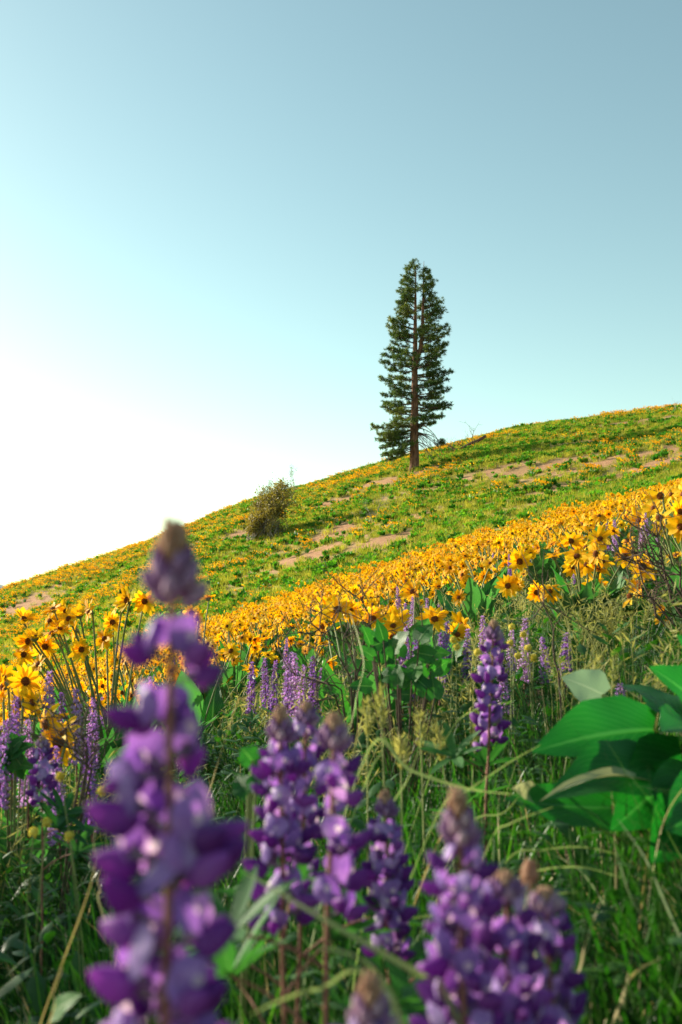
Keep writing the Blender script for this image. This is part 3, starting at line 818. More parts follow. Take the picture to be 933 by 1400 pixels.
half_left = spline([0, .055, .10, .16, .22, .30, .40, .50, .60, .70, .80, .90, .96, 1.0], [0, 30, 42, 46, 49, 48, 44, 40, 35, 30, 24, 15, 8, 3])
half_right = spline([0, .20, .22, .26, .30, .40, .50, .60, .70, .80, .90, .96, 1.0], [0, 0, 30, 47, 47, 45, 43, 41, 38, 31, 20, 11, 4])
def pine_branch(z, az, ln, stem_pt, dead=False):
    q = z / PH
    rise = -.30 + .95 * q**1.2 + pr.uniform(-.12, .12)
    if q < .2: rise -= .12
    d = Vector((math.cos(az), math.sin(az), 0))
    tipz = math.sin(rise) * ln
    p0 = Vector(stem_pt); p2 = p0 + d * ln + Vector((0, 0, tipz + (.12 * ln if not dead else -.32 * ln)))
    p1 = p0 + d * ln * .5 + Vector((0, 0, tipz * .5 - .06 * ln + (.22 * ln if dead else 0)))
    pts = bez(p0, p1, p2, 6)
    wood, fol = MB(), MB()
    tube(wood, pts, [max(.012, (.026 + .014 * ln) * (1 - .85 * i / 6)) for i in range(7)], 5)
    sd = Vector((-d.y, d.x, 0))
    if dead:
        for _ in range(9):
            i = pr.randint(2, 6); a = pts[i]
            e = a + d * pr.uniform(.1, .5) + sd * pr.gauss(0, .35) + Vector((0, 0, -pr.uniform(.2, .9)))
            tube(wood, bez(a, a.lerp(e, .5) + Vector((0, 0, .1)), e, 3), [.012, .010, .008, .006], 3)
        return wood, None
    ns = max(5, int(ln * 9))
    spots = []
    for k in range(ns):
        f = .26 + .74 * (k + pr.random()) / ns
        a = pts[min(5, int(f * 6))].lerp(pts[min(6, int(f * 6) + 1)], f * 6 - int(f * 6))
        side = pr.choice((-1, 1)); w = (.25 + .38 * ln * (1.05 - f)) * pr.uniform(.3, 1.0)
        e = a + d * w * pr.uniform(.35, .8) + sd * side * w + Vector((0, 0, pr.uniform(-.05, .30) * (w + .2)))
        tube(wood, bez(a, a.lerp(e, .5) - Vector((0, 0, .03)), e, 2), [.014, .011, .008], 3)
        m = max(2, int(w * 5))
        for j in range(m):
            g = (j + 1) / m
            spots.append(a.lerp(e, .35 + .65 * g) + Vector((pr.gauss(0, .09), pr.gauss(0, .09), pr.gauss(.03, .07))))
    spots += [pts[-1], pts[-1].lerp(pts[-2], .4), pts[-2]]
    for s in spots:
        V, T = tufts[pr.randrange(6)]
        Rm = np.array(Euler((pr.uniform(-.5, .5), pr.uniform(-.5, .5), pr.uniform(0, 6.28))).to_matrix()) * pr.uniform(.75, 1.2)
        fol.add(V @ Rm.T + np.array(s), None, T)
    return wood, fol
def add_branch(z, az, ln, pt, dead=False):
    w, f = pine_branch(z, az, ln, pt, dead)
    b = w.obj('branch', [M['limb']], pine)
    if f: tag(f.obj('needles', [M['needle']], b, False), kind='stuff')
z = PH * .225
while z < PH * .985:
    q = z / PH
    nb = pr.choice((4, 5, 5, 6)) if q < .9 else 4
    a0 = pr.uniform(0, 6.28)
    for k in range(nb):
        az = a0 + 6.283 * k / nb + pr.uniform(-.35, .35)
        zz = z + pr.uniform(-.22, .22); qq = zz / PH
        on_lead = qq > .56 and math.cos(az) > -.15
        c = (math.cos(az) + 1) / 2
        ext = float(half_left(qq)) * (1 - c) + float(half_right(qq)) * c
        x0 = lead_x(zz) if on_lead else trunk_x(zz)
        ext = ext * (1 + .14 * min(1, max(0, (.8 - qq) / .25))) * PX * pr.uniform(.70, 1.06) * (1.0 if abs(math.cos(az)) > .5 else .85)
        if on_lead: ext -= (lead_x(zz) - trunk_x(zz)) * max(0, math.cos(az)) * .9
        elif qq > .56: ext += .1
        if ext < .28 or (qq < .8 and -math.sin(az) > .8 and pr.random() < .45):
            continue
        add_branch(zz, az, max(.35, ext), (x0, 0, zz))
    z += PH * (.033 if q < .5 else .024) * pr.uniform(.85, 1.15)
# lowest limbs: a leafy one drooping on the left, bare dead ones on the right
for zz, az, ln in [(PH * .11, 3.3, 2.35), (PH * .12, 2.7, 2.1), (PH * .10, 3.75, 2.2), (PH * .145, 3.1, 2.5), (PH * .135, 4.2, 1.9), (PH * .155, 2.5, 2.3), (PH * .09, 3.0, 1.9), (PH * .175, 2.9, 2.55), (PH * .18, 3.6, 2.45), (PH * .2, 2.4, 2.8), (PH * .205, 4.1, 2.7), (PH * .165, 3.3, 2.65), (PH * .195, 3.2, 2.7)]:
    add_branch(zz, az, ln, (trunk_x(zz), 0, zz))
for k in range(13):
    zz = PH * pr.uniform(.13, .225); az = pr.uniform(-.9, .9) if k < 10 else pr.uniform(2.2, 4)
    add_branch(zz, az, pr.uniform(1.3, 2.3), (trunk_x(zz), 0, zz), True)
wood, fol = MB(), MB()
tube(wood, bez((trunk_x(PH * .165), 0, PH * .165), (1.2, -.2, PH * .185), (1.95, -.2, PH * .13), 6), [.05, .045, .04, .032, .026, .02, .014], 5)
for k in range(26):
    V, T = tufts[k % 6]
    fol.add(V + np.array([1.95 + pr.gauss(0, .22), -.2 + pr.gauss(0, .22), PH * .128 + pr.gauss(0, .16)]), None, T)
b = wood.obj('branch', [M['limb']], pine); tag(fol.obj('needles', [M['needle']], b, False), kind='stuff')

# ================================================================== shrubs, saplings and log on the hill
def shrub(name, label, cat, base, stems, height, lean, spread, wood_mat, leaf_mt, leaf_n, leaf_size, depth=3, rad=.03, seed=0, kids=(2, 4), kink=.3, up=.15, group=None):
    r = random.Random(seed); t = thing(name, base, label, cat, group); fol = MB()
    for k in range(stems):
        a = r.uniform(0, 6.28); o = Vector((math.cos(a), math.sin(a), 0)) * spread * .18 * r.random()
        d = Vector((lean[0] + math.cos(a) * spread * .3 * r.random() / height * 2, lean[1] + math.sin(a) * spread * .3 * r.random() / height * 2, 1))
        m_ = MB(); grow_twigs(m_, o - Vector((0, 0, .05)), d, height * r.uniform(.55, .8), rad, depth, r, 0, kink, kids, leaf_cards(fol, leaf_n, leaf_size) if leaf_mt else None, up)
        m_.obj('stem', [wood_mat], t)
    if leaf_mt: tag(fol.obj('foliage', [leaf_mt], t, False), kind='stuff')
    return t
def dome_shrub(label, base, n, centre, rad, lean, leaf_n, leaf_size, seed):
    """many thin stems fanning from the base into a rounded leafy mass; the lower right stays bare"""
    r = random.Random(seed); t = thing('olive_shrub', base, label, 'shrub'); fol = MB()
    for k in range(n):
        a_ = r.uniform(0, 6.28); q = math.sqrt(r.random()); h = r.uniform(-.75, 1)
        w = math.sqrt(max(.05, 1 - h * h))
        tip = Vector(centre) + Vector((rad[0] * q * w * math.cos(a_) + lean * h, rad[1] * q * w * math.sin(a_), rad[2] * h))
        b0 = Vector((r.gauss(0, .30), r.gauss(0, .25), -.05)); mid = b0.lerp(tip, .45) + Vector((r.gauss(0, .15), r.gauss(0, .15), .25))
        P = bez(b0, mid, tip, 6); m_ = MB()
        tube(m_, P, [.028, .025, .022, .018, .014, .010, .006], 4)
        for j in range(7):
            i = r.randint(2, 6); d = Vector((r.gauss(0, .6), r.gauss(0, .6), r.gauss(.5, .5))).normalized(); L_ = r.uniform(.25, .6)
            tw = [P[i], P[i] + d * L_ * .5, P[i] + d * L_ + Vector((r.gauss(0, .06), 0, r.gauss(0, .06)))]
            tube(m_, tw, [.008, .006, .004], 3)
            if not (tip.x > centre[0] and P[i].z < centre[2] * .75): leaf_cards(fol, leaf_n, leaf_size)(None, tw, 0, r)
        m_.obj('stem', [M['greytwig']], t)
    tag(fol.obj('foliage', [M['oliveleaf']], t, False), kind='stuff')
sb = hit(352, 738); sx = sb.y / FPX
dome_shrub('broad olive brown shrub on the open slope below the skyline', sb, 70, (17 * sx, .2, 38 * sx), (36 * sx, 1.4, 36 * sx), 14 * sx, 30, .12, 3)
dome_shrub('small dark green shrub tucked under the broad olive shrub', hit(372, 735), 14, (.3, 0, .6), (.8, .7, .6), .1, 20, .10, 4)
q = hit(398, 688)
shrub('sapling', 'wispy grey green sapling rising above the skyline behind the olive shrub', 'sapling', q, 3, 2.6, (.05, 0), .9, M['greytwig'], M['greyleaf'], 8, .08, 3, .02, 6, (2, 3), .25, .25)
q = hit(372, 694)
shrub('sapling', 'low wispy sapling on the skyline just left of the taller wispy one', 'sapling', q, 3, 1.8, (-.1, 0), .8, M['greytwig'], M['greyleaf'], 8, .08, 3, .018, 7, (2, 3), .25, .25)
q = hit(357, 700)
shrub('sapling', 'thin bare topped sapling above the left end of the olive shrub', 'sapling', q, 2, 2.4, (-.05, 0), .5, M['greytwig'], M['greyleaf'], 4, .07, 2, .018, 8, (2, 3), .25, .25)
q = hit(511, 712)
shrub('bare_sapling', 'small bare grey sapling alone on the green slope below the pine', 'sapling', q, 2, 1.5, (.05, 0), 1.2, M['greytwig'], None, 0, 0, 4, .02, 9, (3, 4), .35, .12)
for (u, v, h, sd, lb) in [(645, 607, 1.7, 12, 'bare twiggy sapling on the skyline right behind the fallen log'), (618, 613, 1.0, 13, 'short bare twig bush on the skyline at the root end of the fallen log'), (628, 611, .8, 14, 'tiny bare twig bush between the pine and the fallen log'), (921, 566, 1.3, 15, 'thin dead sapling on the far crest of the hill')]:
    shrub('bare_sapling', lb, 'sapling', hit(u, v), 2, h, (.05, 0), .5, M['greytwig'], None, 0, 0, 3, .015, sd, (2, 3), .3, .2)
# fallen log with broken limbs
lg = hit(632, 616); le = hit(664, 607)
t = thing('fallen_log', lg, 'dark fallen log lying on the ridge beside the pine', 'log')
mb = MB(); ax = (le - lg)
tube(mb, [Vector((0, 0, .10)), ax * .35 + Vector((0, 0, .28)), ax * .7 + Vector((0, 0, .42)), ax + Vector((0, 0, .62))], [.19, .17, .14, .11], 9)
mb.obj('log', [M['log']], t)
r = random.Random(2)
for k in range(7):
    mb = MB(); grow_twigs(mb, ax * r.uniform(-.35, .5) + Vector((0, 0, .15)), (r.gauss(-.3, .7), r.gauss(0, .5), r.uniform(.2, 1)), r.uniform(.6, 1.4), .03, 2, r)
    mb.obj('broken_limb', [M['twig']], t)

# ================================================================== cover of the hill
def half_w(y): return .40 * y + 4.5
# short yellow-green grass tufts
hp = [hidden_proto('hill_tuft', grass_tuft(34, .14, .34, .009, .20, 200 + i, .7, 2).mesh('hill_tuft', [M['hgrass']])) for i in range(4)]
pts, r = area_points(6.5, 9, 112, half_w, 1, lambda x, y: (1 - .93 * soil(x, y)) * (.45 + .55 * np.clip((y - 9) / 20, 0, 1)))
n = len(pts)
sc = r.uniform(.7, 1.35, n)[:, None] * np.array([1.15, 1.15, 1])
scatter('hill_grass', hp, pts, np.stack([r.normal(0, .12, n), r.normal(0, .12, n), r.uniform(0, 6.28, n)], -1), sc, r.integers(0, 4, n), 'short yellow green grass covering the hill slope', 'grass')

# balsamroot plants: whole-plant meshes for those too far to be picked out
M['hleaf'] = leaf_mat('hill_arrowleaf', [(.25, (.035, .14, .016)), (.55, (.09, .245, .022)), (.8, (.21, .36, .035))], trans=.45, tr_tint=(1.0, 1.4, .4), rough=.55, scale=3, vary=.6, spec=.3)
PM = [M['petal'], M['disc'], M['bract'], M['stalk'], M['hleaf']]
def far_plant(seed, nf, nl, hmin, hmax, spread, simple=True):
    r = random.Random(seed); mb = MB()
    for k in range(nl):
        a = r.uniform(0, 6.28); el = r.uniform(.35, 1.3); d = Vector((math.cos(a) * math.cos(el), math.sin(a) * math.cos(el), math.sin(el)))
        b = Vector((math.cos(a), math.sin(a), 0)) * r.uniform(0, spread * .35) + Vector((0, 0, r.uniform(.02, .10))); L_ = r.uniform(.16, .30)
        s = d.cross(Vector((r.gauss(0, .4), r.gauss(0, .4), 1))).normalized(); up = s.cross(d)
        m_ = b + d * L_ * .45 + up * .03
        W = L_ * r.uniform(.22, .32)
        V = [b, b + d * L_ * .25 + s * W, m_, b + d * L_ * .25 - s * W, b + d * L_ * .65 + s * W * .75 + up * .02, b + d * L_ * .65 - s * W * .75 + up * .02, b + d * L_]
        mb.add(V, [(0, 1, 4, 2), (0, 2, 5, 3)], [(2, 4, 6), (2, 6, 5)], 4, [(0, .5), (.25, 1), (.45, .5), (.25, 0), (.65, .9), (.65, .1), (1, .5)])
    for k in range(nf):
        a = r.uniform(0, 6.28); rr = spread * math.sqrt(r.random()); h = r.uniform(hmin, hmax)
        p = Vector((math.cos(a) * rr, math.sin(a) * rr, h)); f = face_dir(r, .55)
        tube(mb, bez((p.x * .2, p.y * .2, 0), (p.x * .6, p.y * .6, h * .7), p - f * .012, 3), [.004] * 4, 3, 3, False)
        hd = r.choice(low_heads)
        mb.add_mb(hd, Matrix.Translation(p) @ frame_to(f, r.uniform(0, 6)) @ Matrix.Scale(r.uniform(.9, 1.15), 4), [0, 1, 2])
    return mb
specs = [(0, 22), (2, 24), (5, 20), (10, 16), (16, 14)]
fp = [hidden_proto('balsamroot', far_plant(300 + i, nf, nl, .26, .46, .26).mesh('balsamroot', PM)) for i, (nf, nl) in enumerate(specs)]
def hill_keep(x, y):
    k = .42 + 1.0 * np.clip((fbm(x / 3.0, y / 3.0, 51) - .36) * 2.6, 0, 1)
    return np.clip(k, 0, 1) * (1 - .93 * soil(x, y)) 
pts, r = area_points(5.2, 24, 112, half_w, 2, hill_keep)
n = len(pts)
yel = fbm(pts[:, 0] / 6, pts[:, 1] / 6, 71) + .25 * np.clip((34 - pts[:, 1]) / 10, 0, 1) + .13 * np.clip((pts[:, 1] - 70) / 12, 0, 1) + .10 * np.clip((-pts[:, 0] - 4) / 6, 0, 1) + r.normal(0, .10, n)
pick = np.clip(((yel - .52) / .38 * 5).astype(int), 0, 4)
sc = r.uniform(.55, 1.3, n)[:, None] * np.ones(3)
scatter('hill_balsamroot', fp, pts, np.stack([r.normal(0, .1, n), r.normal(0, .1, n), r.uniform(-.7, .7, n)], -1), sc, pick, 'distant yellow flowered balsamroot clumps dotting the hill slope', 'wildflowers')

# ---- the golden belt: the nearest ones are plants of their own, the rest one mass
def belt_keep(x, y):
    k = np.clip((y - 4.7 - np.clip(x, 0, 2) * .9) / 2.2, .06, 1) * np.clip((32 - y) / 7, 0, 1)
    return k * np.clip(.55 + 1.3 * (fbm(x / 1.6, y / 1.6, 91) - .35), .25, 1)
pts, r = area_points(6.5, 3.8, 33, lambda y: .40 * y + 1.2, 3, belt_keep)
pts = pts[np.argsort(pts[:, 1] + np.abs(pts[:, 0]) * .15)]
inview = np.abs(pts[:, 0]) < .345 * pts[:, 1] + .1
near_idx = np.flatnonzero(inview)[:225]
mass = np.ones(len(pts), bool); mass[near_idx] = False
mp = pts[mass]; n = len(mp)
bp_ = [hidden_proto('belt_plant', far_plant(400 + i, nf, 12, .28, .52, .27).mesh('belt_plant', PM)) for i, nf in enumerate((9, 13, 17, 20))]
scatter('golden_balsamroot', bp_, mp, np.stack([r.normal(0, .08, n), r.normal(0, .08, n), r.uniform(-.6, .6, n)], -1), r.uniform(.76, 1.05, n)[:, None] * np.ones(3), r.integers(0, 4, n), 'dense mass of golden balsamroot flowers at the foot of the hill', 'wildflowers')

leafset = []
for i in range(4):
    rr = random.Random(500 + i); mb = MB()
    for k in range(11):
        mb.add_mb(rr.choice(leaf_mbs), Matrix.Translation((rr.gauss(0, .03), rr.gauss(0, .03), 0)) @ Matrix.Rotation(rr.uniform(0, 6.28), 4, 'Z') @ Matrix.Scale(rr.uniform(.7, 1.15), 4))
    leafset.append(mb.mesh('leaves', [M['bleaf'], M['stalk']]))
stalksets = []
for i in range(5):
    rr = random.Random(540 + i); mb = MB(); hs = []
    for k in range(9 + 2 * i):
        a = rr.uniform(0, 6.28); q = .25 * math.sqrt(rr.random()); p = Vector((math.cos(a) * q - .03, math.sin(a) * q, rr.uniform(.28, .54))); f = face_dir(rr, .5)
        tube(mb, stalk_points((rr.gauss(0, .02), rr.gauss(0, .02), -.01), p, f), [.004] * 8, 5, 0, False)
        hs.append(Matrix.Translation(p) @ frame_to(f, rr.uniform(0, 6)) @ Matrix.Scale(rr.uniform(.9, 1.12), 4))
    stalksets.append((mb.mesh('stalks', [M['stalk']]), hs))
fr = random.Random(77)
BELT_LABEL = 'golden flowered balsamroot clump standing in the belt at the foot of the hill'
for j, i in enumerate(near_idx):
    x, y, z = pts[i]
    t = thing('balsamroot_plant', (x, y, z), BELT_LABEL, 'flower plant', 'balsamroot clumps of the golden belt')
    t.rotation_euler = (fr.gauss(0, .06), fr.gauss(0, .06), fr.uniform(-.6, .6)); s = fr.uniform(.76, 1.02); t.scale = (s, s, s)
    sm, hs = fr.choice(stalksets)
    link('stalks', sm, t)
    if y < 7:
        for k in range(9): link('leaf', fr.choice(leaf_meshes), t, Matrix.Rotation(fr.uniform(0, 6.28), 4, 'Z') @ Matrix.Scale(fr.uniform(.7, 1.1), 4))
    else:
        link('leaves', fr.choice(leafset), t, Matrix.Rotation(fr.uniform(0, 6.28), 4, 'Z'))
    for Mh in hs: link('flower_head', fr.choice(head_meshes), t, Mh)

# ================================================================== balsamroot plants close by
D = 3.3
heads = [(33, 846, 1), (73, 833, 0), (90, 836, 1), (94, 846, 0), (82, 860, 0), (71, 866, 0), (109, 841, 1), (122, 836, 0), (62, 884, 0), (67, 890, 0), (39, 877, 1), (33, 895, 2), (53, 908, 0), (103, 862, 0),
         (163, 827, 0), (174, 821, 1), (154, 851, 0), (143, 873, 0), (198, 822, 1), (69, 849, 2), (112, 888, 1), (48, 872, 1)]
balsamroot('large balsamroot clump with many tall stalks leaning left over the lupines', (-.76, 3.35), [(u, v, D + random.uniform(-.18, .18), s) for u, v, s in heads], 16, .95, 1)
D = 2.45
balsamroot('balsamroot with big open yellow heads on bent stalks above pale pink lupines', (-.80, 2.5), [(35, 932, 2.4, 0), (5, 938, 2.45, 0), (46, 960, 2.35, 0), (3, 928, 2.6, 1), (-14, 955, 2.4, 0), (26, 962, 2.6, 2)], 11, 1.1, 2)
balsamroot('low balsamroot with two ragged yellow heads beside dark purple lupine', (-.60, 2.05), [(64, 990, 2.0, 2), (88, 1002, 1.98, 3), (80, 1016, 2.0, 2)], 7, .75, 3)
heads = [(821, 737, 0), (758, 761, 0), (789, 761, 0), (781, 740, 3), (815, 757, 0), (823, 768, 0), (818, 780, 0), (815, 800, 0), (855, 762, 0), (733, 810, 0), (803, 772, 2), (784, 774, 0), (752, 809, 2), (711, 768, 1), (695, 801, 0), (707, 797, 0)]
balsamroot('balsamroot clump with dark shaded leaves and a spray of yellow heads', (.87, 3.5), [(u, v, 3.45 + random.uniform(-.2, .2), s) for u, v, s in heads], 36, .72, 4)
heads = [(874, 712, 1), (903, 678, 4), (902, 708, 4), (930, 700, 1), (931, 720, 0), (879, 775, 0), (875, 801, 1), (861, 815, 4), (911, 839, 2), (948, 735, 0), (925, 760, 0)]
balsamroot('tall balsamroot with half bare seed heads standing behind dark dead twigs', (1.10, 3.15), [(u, v, 3.1 + random.uniform(-.15, .15), s) for u, v, s in heads], 22, .75, 5)
heads = [(451, 832, 1), (462, 834, 0), (478, 835, 1), (442, 857, 1), (446, 907, 1)]
balsamroot('balsamroot with three golden heads close together above the dead twigs', (.045, 2.5), [(u, v, 2.75 + random.uniform(-.12, .12), s) for u, v, s in heads], 8, .8, 6)
heads = [(565, 809, 1), (544, 847, 0), (538, 856, 0), (595, 847, 0), (585, 847, 0), (510, 846, 1), (538, 872, 2), (625, 868, 1), (632, 855, 1)]
balsamroot('balsamroot with tall upright heads behind dark glossy leafy bush', (.22, 3.0), [(u, v, 3.0 + random.uniform(-.15, .15), s) for u, v, s in heads], 14, .95, 7)
heads = [(285, 818, 0), (262, 838, 1), (270, 846, 0), (255, 868, 1), (316, 890, 0), (343, 916, 0)]
balsamroot('balsamroot with few small heads behind the blurred purple lupine', (-.62, 4.1), [(u, v, 4.2 + random.uniform(-.1, .1), s) for u, v, s in heads], 8, .9, 8)

# unseen brush added on the downhill side to shade the grass around the lupines
for lb, (x, y), n_, c_, rd in [('unseen olive brush added to shade the foreground grass', (-2.15, 2.05), 60, (0, 0, .80), (.85, .85, .68)), ('taller unseen olive brush added behind for more shade', (-3.3, 3.1), 60, (0, 0, 1.05), (.85, .85, .95))]:
    dome_shrub(lb, Vector((x, y, gz(x, y))), n_, c_, rd, .1, 16, .045, 90 + n_)

# broad leaves close on the right: every leaf placed by its base and tip
def leafy(label, base, rows, name='arrowleaf_plant', pet=M['stalk'], cat='plant'):
    bx, by = base; O = Vector((bx, by, gz(bx, by)))
    t = thing(name, O, label, cat)
    for i, (b, tp, nrm, W, bend, fold, mt) in enumerate(rows):
        mb = MB(); B, T_ = at(*b) - O, at(*tp) - O
        tube(mb, bez((0, 0, -.02), Vector((B.x * .75, B.y * .75, B.z * .7)), B, 8), [.0015 if W < .025 else .004] * 9, 7, 1, False)
        arrow_leaf(mb, B, T_, nrm, W, bend, fold, .14, 0, 900 + i, .14)
        ob = mb.obj('leaf', [M[mt], pet], t)
        if mt == 'dryleaf': ob['label'] = 'drying pale leaf with curled edge'
        if mt == 'paleleaf': ob['label'] = 'pale felted grey green leaf'
    return t
leafy('broad leaved green plant with large arrowhead leaves and no flowers', (.50, 1.30), [
    ((893, 998, 1.18), (728, 1028, 1.10), (.1, -.75, .65), .050, .06, .10, 'bigleaf'),
    ((940, 985, 1.20), (846, 936, 1.30), (.3, -.5, .8), .042, .05, .2, 'bigleaf'),
    ((905, 1052, 1.12), (748, 1092, 1.05), (.15, -.55, .8), .044, .10, .15, 'bigleaf'),
    ((965, 975, 1.25), (888, 912, 1.22), (.45, -.7, .5), .040, .05, .2, 'bigleaf'),
    ((960, 915, 1.3), (925, 868, 1.3), (.5, -.75, .3), .032, .04, .3, 'bigleaf'),
    ((835, 1105, 1.15), (690, 1092, 1.12), (0, -.6, .8), .038, -.03, .15, 'bigleaf'),
    ((935, 1045, 1.15), (835, 1135, 1.05), (.3, -.8, .5), .052, .06, .15, 'bigleaf'),
    ((955, 1080, 1.10), (890, 1180, 1.02), (.3, -.8, .5), .050, .06, .2, 'bigleaf'),
    ((965, 1010, 1.22), (905, 1000, 1.0), (.2, -.5, .85), .046, .04, .15, 'bigleaf'),
    ((985, 1110, 1.05), (910, 1135, .98), (.3, -.7, .7), .048, .06, .2, 'bigleaf'),
    ((825, 950, 1.45), (768, 926, 1.45), (.1, -.9, .45), .032, .05, .1, 'paleleaf'),
    ((880, 1068, 1.08), (738, 1096, 1.02), (.1, -.2, 1), .010, .10, .6, 'dryleaf'),
    ((735, 1090, 1.15), (700, 1078, 1.12), (.1, -.8, .5), .014, .05, .2, 'dryleaf')])
# dark glossy bush in the middle distance
r = random.Random(31); rows = []
for k in range(30):
    u, v = r.uniform(505, 612), r.uniform(872, 955); d = r.uniform(1.95, 2.15); a = r.uniform(0, 6.28)
    rows.append(((u, v, d), (u + 30 * math.cos(a), v - abs(34 * math.sin(a)) + 4, d + r.uniform(-.03, .03)), (r.gauss(0, .5), -.7, r.uniform(.1, .8)), r.uniform(.014, .024), .05, .15, 'bleaf'))
leafy('dark green leafy bush with rounded glossy leaves among dead twigs', (.125, 2.05), rows, 'leafy_bush', M['twig'], 'bush')
# seedling with bright leaves at the foot of the purple lupines
leafy('small bright green leafy sprout left of the clustered violet lupines', (-.10, 1.0), [((345, 1040, .98), (330, 1022, .98), (0, -.8, .6), .012, .05, .2, 'bleaf'), ((345, 1050, .98), (352, 1025, 1.0), (0, -.9, .4), .012, .05, .2, 'bleaf'), ((340, 1085, .95), (325, 1060, .97), (0, -.9, .4), .013, .05, .2, 'bleaf'), ((350, 1080, .95), (362, 1055, .97), (0, -.9, .4), .012, .05, .2, 'bleaf')], 'sprout')
leafy('single bright rounded leaf low in the shaded grass', (-.23, .80), [((73, 1385, .78), (112, 1360, .76), (0, -.8, .7), .009, .05, .1, 'bleaf')], 'sprout')
r = random.Random(33)
for (u0, v0, d, n_, bs, lb) in [(505, 1400, .66, 9, .011, 'cluster of deep green leaves low between the violet lupines'), (25, 1035, 2.0, 9, .022, 'light green leafy clump under the open yellow heads'), (215, 1310, .78, 7, .010, 'dark leafy clump behind the blurred purple lupine stem')]:
    rows = []
    for k in range(n_):
        a = r.uniform(-.3, 3.4); B = (u0 + r.uniform(-20, 20), v0 + r.uniform(-10, 25), d)
        L_ = bs * 3.2 / d * FPX * r.uniform(.7, 1.1)
        rows.append((B, (B[0] + L_ * math.cos(a), B[1] - L_ * math.sin(a) * .7, d + r.uniform(-.05, .05)), (r.gauss(0, .4), -.6, .7), bs * r.uniform(.7, 1), .08, .2, 'bleaf'))
    p = at(u0, v0, d); leafy(lb, (p.x, p.y), rows, 'leafy_clump')

# ================================================================== lupines
lupine_near('large out of focus purple lupine spike towering over the others', at(238, 724, .36), .30, 1.10, (.0, .0), 1, .0165, 7, .0260, .020, 3, .06, front=.85)
lupine_near('violet lupine with furry closed tip, left of the clustered group', at(384, 972, .68), .135, 1.0, (.005, .01), 2, .0145, 6, .022, .006, 3, .15)
lupine_near('pinker sunlit lupine half hidden in the middle of the clustered group', at(420, 966, .80), .14, .95, (-.01, .01), 3, .0150, 5, .016, .008, 3, .15)
lupine_near('dark stemmed lupine losing its flowers on one side of the group', at(458, 984, .62), .125, 1.05, (-.012, .0), 4, .0150, 6, .018, .008, 3, .15, side=0.0)
lupine_near('short pale violet lupine with orange bud tip behind two bigger spikes', at(527, 1086, .78), .115, .88, (.004, .0), 5, .0135, 5, .020, .006, 3, .15)
lupine_near('full purple lupine spike with peach coloured bud tip', at(626, 1086, .50), .22, 1.0, (.006, .0), 6, .0150, 6, .026, .006, 3, .12, front=.6)
lupine_near('bushy dark purple lupine spike pressed against the peach tipped one', at(690, 1205, .53), .16, 1.0, (.01, .0), 7, .0135, 6, .010, .004, 3, .12)
lupine_near('shaded blue purple lupine spike on the outer edge of the front pair', at(746, 1225, .57), .16, .95, (.01, .0), 8, .0140, 6, .010, .006, 3, .15)
lupine_near('lupine bud tip just rising into view between the front spikes', at(507, 1340, .42), .08, .95, (.0, .0), 9, .0115, 6, .024, .004, 2)
lupine_near('dark violet lupine spike in front of the golden belt', at(676, 852, 1.32), .165, 1.15, (-.02, .0), 10, .0165, 5, .020, .008, 4, .25)
lupine_near('dusky blue lupine in half shade under the ragged yellow heads', at(58, 1012, 1.45), .085, 1.0, (.01, .0), 11, .0125, 5, .012, .004, 3, .1)
PALE = 'pale pink violet lupine spike beside the left balsamroot clump'
for i, (u, v, d) in enumerate([(68, 918, 2.35), (105, 942, 2.3), (22, 955, 2.1), (38, 985, 2.05), (118, 1012, 1.9), (84, 948, 2.5), (128, 955, 2.5), (8, 985, 2.0), (76, 1022, 1.85)]):
    lupine_mid(PALE, at(u, v, d), 1.0, 600 + i, 'pale lupines by the left balsamroot')
MIDL = 'mauve lupine spike in the grass at the edge of the golden belt'
for i, (u, v, d) in enumerate([(403, 893, 2.7), (394, 902, 2.6), (428, 898, 2.6), (377, 905, 3.0), (556, 858, 2.8), (583, 858, 2.9), (612, 852, 2.8), (546, 872, 2.7), (640, 860, 2.9), (718, 846, 2.6), (775, 866, 2.5), (742, 872, 2.7), (362, 900, 3.3), (660, 842, 3.2), (603, 868, 2.7), (568, 872, 2.6), (700, 862, 2.9), (415, 912, 2.5), (848, 935, 1.9), (345, 905, 3.2), (440, 915, 2.6), (683, 905, 2.4)]):
    lupine_mid(MIDL, at(u, v, d), .95, 640 + i, 'mauve lupines at the edge of the belt')
r = random.Random(91)
FARL = 'small lupine spike showing between the golden balsamroot flowers'
for i in range(34):
    y = r.uniform(4.2, 9); x = r.uniform(-.30, .34) * y
    lupine_mid(FARL, (x, y, gz(x, y) + r.uniform(.30, .47)), 1.05, 700 + i, 'lupines inside the golden belt')

# ================================================================== dead twigs
def dead_bush(label, base, stems, seed, name='dead_twig_bush'):
    r = random.Random(seed); O = Vector((base[0], base[1], gz(*base))); t = thing(name, O, label, 'dead bush')
    for (pts, rad, dep) in stems:
        P = [Vector((0, 0, -.02))] + [at(*q) - O for q in pts]
        mb = MB(); Pn = []
        for i in range(len(P) - 1):
            for k in range(3): Pn.append(P[i].lerp(P[i + 1], k / 3) + Vector((r.gauss(0, .004), r.gauss(0, .004), r.gauss(0, .004))))
        Pn.append(P[-1])
        rad *= .5
        tube(mb, Pn, [rad * (1 - .6 * i / (len(Pn) - 1)) for i in range(len(Pn))], 6)
        for _ in range(dep * 3):
            i = r.randint(len(Pn) // 3, len(Pn) - 1)
            grow_twigs(mb, Pn[i], (r.gauss(-.1, .9), r.gauss(0, .6), r.gauss(.4, .6)), r.uniform(.06, .13), rad * .5, 1, r, 0, .5, (1, 3), None, .1)
        mb.obj('stem', [M['twig']], t)
